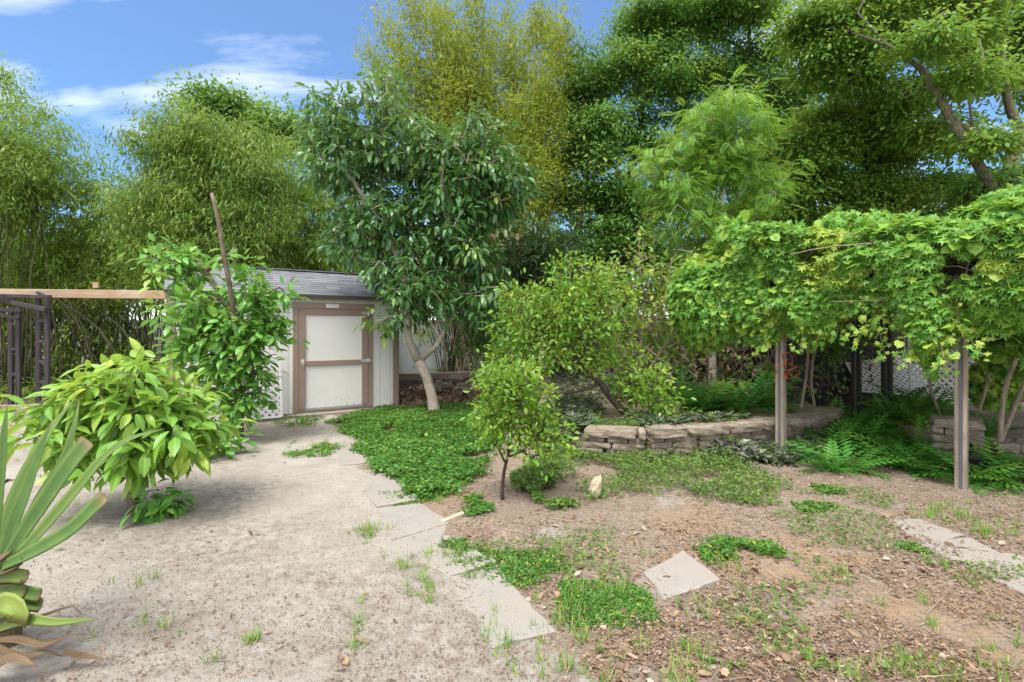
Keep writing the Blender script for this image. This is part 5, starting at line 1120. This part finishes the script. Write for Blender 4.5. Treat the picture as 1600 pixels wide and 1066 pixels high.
sp_h = rng.uniform(.2, 2.0, m); d = np.stack([np.cos(an) * sp_h, np.sin(an) * sp_h, np.ones(m)], 1); mb.leaves(T_BLADE, p, d, np.stack([np.cos(an), np.sin(an), np.full(m, .5)], 1), hh * rng.uniform(.5, 1.4, m), .0024, rng.random(m), rng.random(m) * .4, rng.uniform(.1, .6, m), 0)
kind(mb.obj('grass', M['grass']), 'stuff', 'thin grass tufts scattered over sand and mulch', 'grass')

def flat_bits(name, label, cat, n, L, asp, poly, mat, hump=.25, T=T_LANCE, seed=0, keep=None, tilt=.35, lift=.25, r0=(0, 1)):
    q = np.array([G(*c) for c in poly]); lo, hi = q[:, :2].min(0), q[:, :2].max(0); out = []; tot = 0
    pxm = np.array(poly, float); l2, h2 = pxm.min(0), pxm.max(0)
    while tot < n:
        s = rng.uniform(l2, h2, (n * 2, 2)); s = s[inpoly(s[:, 0], s[:, 1], poly)]; Y = CAMZ * F / (s[:, 1] - HY); g = np.column_stack([(s[:, 0] - CX) / F * Y, Y])
        if keep is not None: g = g[keep(g[:, 0], g[:, 1])]
        out.append(g); tot += len(g)
    p = np.concatenate(out)[:n]; z = height(p[:, 0], p[:, 1]) + rng.uniform(.003, .014, n); an = rng.uniform(0, 2 * np.pi, n)
    d = np.stack([np.cos(an), np.sin(an), rng.normal(0, lift, n)], 1); up = np.array([0, 0, 1.]) + rng.normal(size=(n, 3)) * tilt; ln = L * np.clip(np.exp(rng.normal(0, .4, n)), .4, 1.9)
    mb = MB(); mb.leaves(T, np.column_stack([p, z]), d, up, ln, ln * asp * .5 * rng.uniform(.6, 1.4, n), r0[0] + (r0[1] - r0[0]) * rng.random(n), (rng.random(n) < .2) * rng.random(n), rng.normal(.1, .25, n), hump)
    return kind(mb.obj(name, M[mat]), 'stuff', label, cat)
MUL = [(690, 800), (760, 735), (900, 720), (1050, 730), (1250, 715), (1600, 740), (1600, 1066), (930, 1066), (870, 980), (790, 900)]
flat_bits('wood_chips', 'bark chips and dead leaf fragments of the mulch', 'mulch', 26000, .018, .34, MUL, 'litter', keep=lambda x, y: fbm(x * 1.6, y * 1.6, 201) > .44)
flat_bits('leaf_litter', 'dry brown leaves lying in the mulch', 'leaf litter', 2200, .032, .5, MUL, 'litter', T=T_OVAL4, keep=lambda x, y: fbm(x * 1.1, y * 1.1, 205) > .46, tilt=.5)
flat_bits('twigs', 'thin dry twigs in the mulch', 'twigs', 1500, .10, .03, MUL, 'litter', T=T_BLADE, hump=0, r0=(.5, 1))
flat_bits('leaf_litter', 'heap of brown fallen leaves beside the low rail', 'leaf litter', 4200, .12, .45, [(618, 640), (770, 634), (780, 604), (620, 600)], 'litter', T=T_OVAL4, tilt=.7, lift=.6)
SP = [(0, 700), (250, 690), (400, 665), (520, 660), (600, 770), (690, 850), (850, 1000), (930, 1066), (0, 1066)]
flat_bits('debris', 'dark specks, twigs and leaf crumbs on the sand', 'debris', 16000, .011, .32, SP, 'litter', keep=lambda x, y: fbm(x * 1.4, y * 1.4, 211) > .40, r0=(0, .32))
flat_bits('leaf_litter', 'few dry leaves and straws on the sand', 'leaf litter', 380, .035, .28, SP, 'litter', keep=lambda x, y: fbm(x * .8, y * .8, 213) > .48, tilt=.5)
flat_bits('leaf_litter', 'brown leaf crumbs on the raised bed and under the hedge', 'leaf litter', 5000, .07, .45, [(-100, 660), (260, 645), (262, 605), (-100, 605)], 'litter', T=T_OVAL4, tilt=.6)
flat_bits('leaf_litter', 'dry leaves under the citrus tree on the raised bed', 'leaf litter', 5000, .07, .4, [(860, 650), (1000, 655), (1220, 650), (1250, 605), (880, 600)], 'litter', T=T_OVAL4, tilt=.6)

# ------------------------------------------------------------------ agave at the left edge
Yb = 2.45
ag = thing('agave', 'big strap leaved agave with trimmed lower leaves cut off by the left picture edge', 'agave', W(-12, 1000, Yb))
def strap(pts, w, age0=0.0, rnd=.5, cut=False, mat='agave', name='leaf', fold=.30, face=(0, -1, .35), wp=None, nseg=14):
    w = w * .64; mb = MB(); S = spline([W(*c) for c in pts], .03); m = len(S); t_ = nz(np.gradient(S, axis=0)); up = np.array(face, float); vs = []; at_ = []
    for i in range(m):
        s_ = i / (m - 1.0)
        if cut: ww = w * (.62 + .38 * math.sin(min(1, s_ * 1.5) * math.pi / 2))
        else: ww = w * (.60 + .40 * math.sin(min(1, s_ * 2.2) * math.pi / 2)) * (1 - max(0, (s_ - .42) / .58) ** 1.7) + .002
        sd = nz(np.cross(t_[i], up)); nn = np.cross(sd, t_[i])
        for q in (-1, -.55, 0, .55, 1):
            vs.append(S[i] + sd * q * ww / 2 + nn * (fold * abs(q) ** 1.5 * ww / 2)); at_.append([rnd + .12 * (abs(q) > .5), age0 * .6 + (.14 if abs(q) == 1 else 0) + 0, abs(q), s_])
        for q in (.5, 0, -.5):       # fleshy underside
            vs.append(S[i] + sd * q * ww / 2 - nn * (.16 * ww * (1 - s_ * .8) * (1 - abs(q)))); at_.append([rnd, age0, abs(q), s_])
    f = []
    for i in range(m - 1):
        for j in range(8):
            a_ = i * 8 + j; b_ = i * 8 + (j + 1) % 8; f.append([a_, b_, b_ + 8, a_ + 8])
    mb.add(vs, f, at_); n0 = 0
    mb.f.append((np.array([[(m - 1) * 8 + j for j in range(8)]]), 0))
    mb.obj(name, M[mat], ag, smooth=True)
strap([(-14, 900, 2.45), (-4, 800, 2.42), (4, 720, 2.4), (12, 630, 2.4)], .115, rnd=.4)
strap([(-10, 900, 2.5), (18, 800, 2.55), (58, 710, 2.6), (88, 660, 2.66), (118, 622, 2.72)], .125, .15, .6)
strap([(-6, 905, 2.42), (22, 820, 2.4), (48, 750, 2.42), (72, 680, 2.46), (84, 655, 2.48)], .11, 0, .25)
strap([(4, 905, 2.52), (60, 790, 2.62), (100, 720, 2.7), (118, 660, 2.75), (124, 625, 2.78)], .10, .1, .9)
strap([(0, 895, 2.4), (40, 830, 2.36), (80, 770, 2.35), (115, 720, 2.36), (140, 690, 2.38)], .135, 0, .35, True)
strap([(6, 890, 2.38), (60, 835, 2.3), (120, 765, 2.28), (165, 712, 2.3), (205, 685, 2.33), (258, 670, 2.38)], .085, .2, .7)
strap([(4, 885, 2.34), (60, 858, 2.25), (110, 828, 2.22), (140, 800, 2.22), (165, 776, 2.23)], .10, 0, .5, True)
for i, (x1, y1, y0, c_) in enumerate(((44, 902, 895, .5), (64, 930, 915, .1), (40, 925, 920, .3), (66, 945, 935, 0), (46, 960, 950, .2))):
    strap([(-14, y0 + 10, 2.4), (15, (y0 + y1) / 2, 2.32), (x1, y1, 2.3)], .095, c_, .4 + .1 * i, True)
strap([(-20, 960, 2.3), (10, 942, 2.22), (34, 958, 2.2), (30, 975, 2.2)], .14, .95, .6, True)
strap([(-10, 985, 2.3), (40, 968, 2.22), (90, 972, 2.2), (155, 966, 2.2)], .07, .5, .6, False)
for pts, w in (([(-10, 900, 2.36), (15, 892, 2.3), (36, 880, 2.28), (34, 870, 2.28)], .06), ([(-10, 1000, 2.3), (30, 1000, 2.24), (70, 1008, 2.22), (110, 992, 2.22), (135, 990, 2.24)], .05), ([(-10, 1010, 2.25), (30, 1030, 2.2), (70, 1020, 2.22), (98, 1026, 2.24)], .06),
               ([(0, 990, 2.3), (70, 962, 2.3), (115, 948, 2.3), (128, 960, 2.3)], .03), ([(-20, 1050, 2.2), (20, 1030, 2.15), (60, 1042, 2.14)], .08), ([(100, 1018, 2.3), (130, 1026, 2.28), (163, 1030, 2.27)], .04), ([(-20, 880, 2.38), (10, 870, 2.34), (22, 855, 2.33)], .07), ([(-10, 915, 2.36), (20, 912, 2.3), (46, 906, 2.28)], .05)):
    strap(pts, w, .1, float(rng.random()), False, 'agave_dead', 'dead_leaf', fold=.5, face=(0, -.6, 1))
mb = MB(); mb.tube([W(-16, 1045, 2.45), W(-14, 960, 2.45), W(-10, 880, 2.45)], [.12, .11, .08], 12, wob=.2); mb.obj('stem', M['bark_brown'], ag, smooth=True)

# short timber stake edge beside the path
mb = MB(); mb.beam(G(691, 819) + [0, 0, .012], G(724, 806) + [0, 0, .016], .04, .035, bev=.004); tag(mb.obj('edging_stake', M['lath']), 'short pale timber stake lying beside the sapling at the path edge', 'stake')

# ------------------------------------------------------------------ light, sky, camera
SUN_EL, SUN_AZ = R(63), R(208)     # azimuth measured clockwise from +Y
w = bpy.data.worlds.new('World'); bpy.context.scene.world = w; w.use_nodes = True; nt = w.node_tree; nt.nodes.clear()
N_ = lambda t_: nt.nodes.new('ShaderNode' + t_)
out = N_('OutputWorld'); bg = N_('Background'); sky = N_('TexSky'); sky.sky_type = 'NISHITA'; sky.sun_disc = False; sky.sun_elevation = SUN_EL; sky.sun_rotation = SUN_AZ; sky.air_density = 1.0; sky.dust_density = .3; sky.ozone_density = 5.0; sky.altitude = 0
tc = N_('TexCoord'); sx = N_('SeparateXYZ'); nt.links.new(tc.outputs['Generated'], sx.inputs[0])
dv = N_('Math'); dv.operation = 'ADD'; dv.inputs[1].default_value = .22; nt.links.new(sx.outputs[2], dv.inputs[0])
vd = N_('VectorMath'); vd.operation = 'DIVIDE'; cb = N_('CombineXYZ')
for i_ in range(3): nt.links.new(dv.outputs[0], cb.inputs[i_])
nt.links.new(tc.outputs['Generated'], vd.inputs[0]); nt.links.new(cb.outputs[0], vd.inputs[1])
mp = N_('Mapping'); mp.inputs['Scale'].default_value = (1.0, 2.4, 0); mp.inputs['Location'].default_value = (3.1, 1.7, 0); nt.links.new(vd.outputs[0], mp.inputs[0])
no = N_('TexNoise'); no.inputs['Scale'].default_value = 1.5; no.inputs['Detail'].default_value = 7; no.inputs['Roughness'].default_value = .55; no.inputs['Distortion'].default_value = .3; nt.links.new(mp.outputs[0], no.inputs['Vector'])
# unseen cloud thickened overhead and behind as added fill light; thin wisps in front
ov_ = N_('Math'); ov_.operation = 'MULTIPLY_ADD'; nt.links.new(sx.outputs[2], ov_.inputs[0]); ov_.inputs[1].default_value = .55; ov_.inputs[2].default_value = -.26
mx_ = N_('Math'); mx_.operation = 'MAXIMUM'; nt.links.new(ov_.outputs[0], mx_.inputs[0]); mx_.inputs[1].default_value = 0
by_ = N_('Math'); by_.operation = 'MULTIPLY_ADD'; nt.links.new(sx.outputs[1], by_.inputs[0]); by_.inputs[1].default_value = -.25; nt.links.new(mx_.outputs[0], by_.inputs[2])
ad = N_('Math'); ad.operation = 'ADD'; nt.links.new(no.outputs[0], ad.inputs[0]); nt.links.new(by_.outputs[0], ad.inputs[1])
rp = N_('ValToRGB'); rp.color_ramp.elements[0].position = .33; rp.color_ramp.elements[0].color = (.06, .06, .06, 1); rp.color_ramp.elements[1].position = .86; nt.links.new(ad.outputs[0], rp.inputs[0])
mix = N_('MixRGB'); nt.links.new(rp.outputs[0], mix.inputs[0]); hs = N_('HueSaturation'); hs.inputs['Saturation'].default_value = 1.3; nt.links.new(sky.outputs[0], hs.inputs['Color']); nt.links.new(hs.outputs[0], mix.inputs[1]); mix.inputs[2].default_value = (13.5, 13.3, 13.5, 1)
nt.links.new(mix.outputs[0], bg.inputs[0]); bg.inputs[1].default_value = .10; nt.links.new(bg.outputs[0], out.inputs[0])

sl_ = bpy.data.lights.new('sun', 'SUN'); sl_.energy = 2.6; sl_.angle = R(24); sl_.color = (1, .96, .90); so = bpy.data.objects.new('sun', sl_); C.objects.link(so)
dirv = Vector((math.sin(SUN_AZ) * math.cos(SUN_EL), math.cos(SUN_AZ) * math.cos(SUN_EL), math.sin(SUN_EL))); so.rotation_euler = (-dirv).to_track_quat('-Z', 'Y').to_euler(); so.location = dirv * 40

cd = bpy.data.cameras.new('camera'); cam = bpy.data.objects.new('camera', cd); C.objects.link(cam); cam.location = (0, 0, CAMZ); cam.rotation_euler = (R(90), 0, 0)
cd.sensor_width = 36; cd.lens = 18; cd.shift_y = -(533 - 515) / 1600.0; cd.clip_end = 500; cd.clip_start = .05
sc = bpy.context.scene; sc.camera = cam
sc.view_settings.view_transform = 'Standard'; sc.view_settings.look = 'None'; sc.view_settings.gamma = 1; sc.view_settings.exposure = 1.08
sc.render.engine = 'CYCLES'; sc.cycles.max_bounces = 12; sc.cycles.diffuse_bounces = 7; sc.cycles.glossy_bounces = 2; sc.cycles.transmission_bounces = 7; sc.cycles.transparent_max_bounces = 4
sc.cycles.use_denoising = True
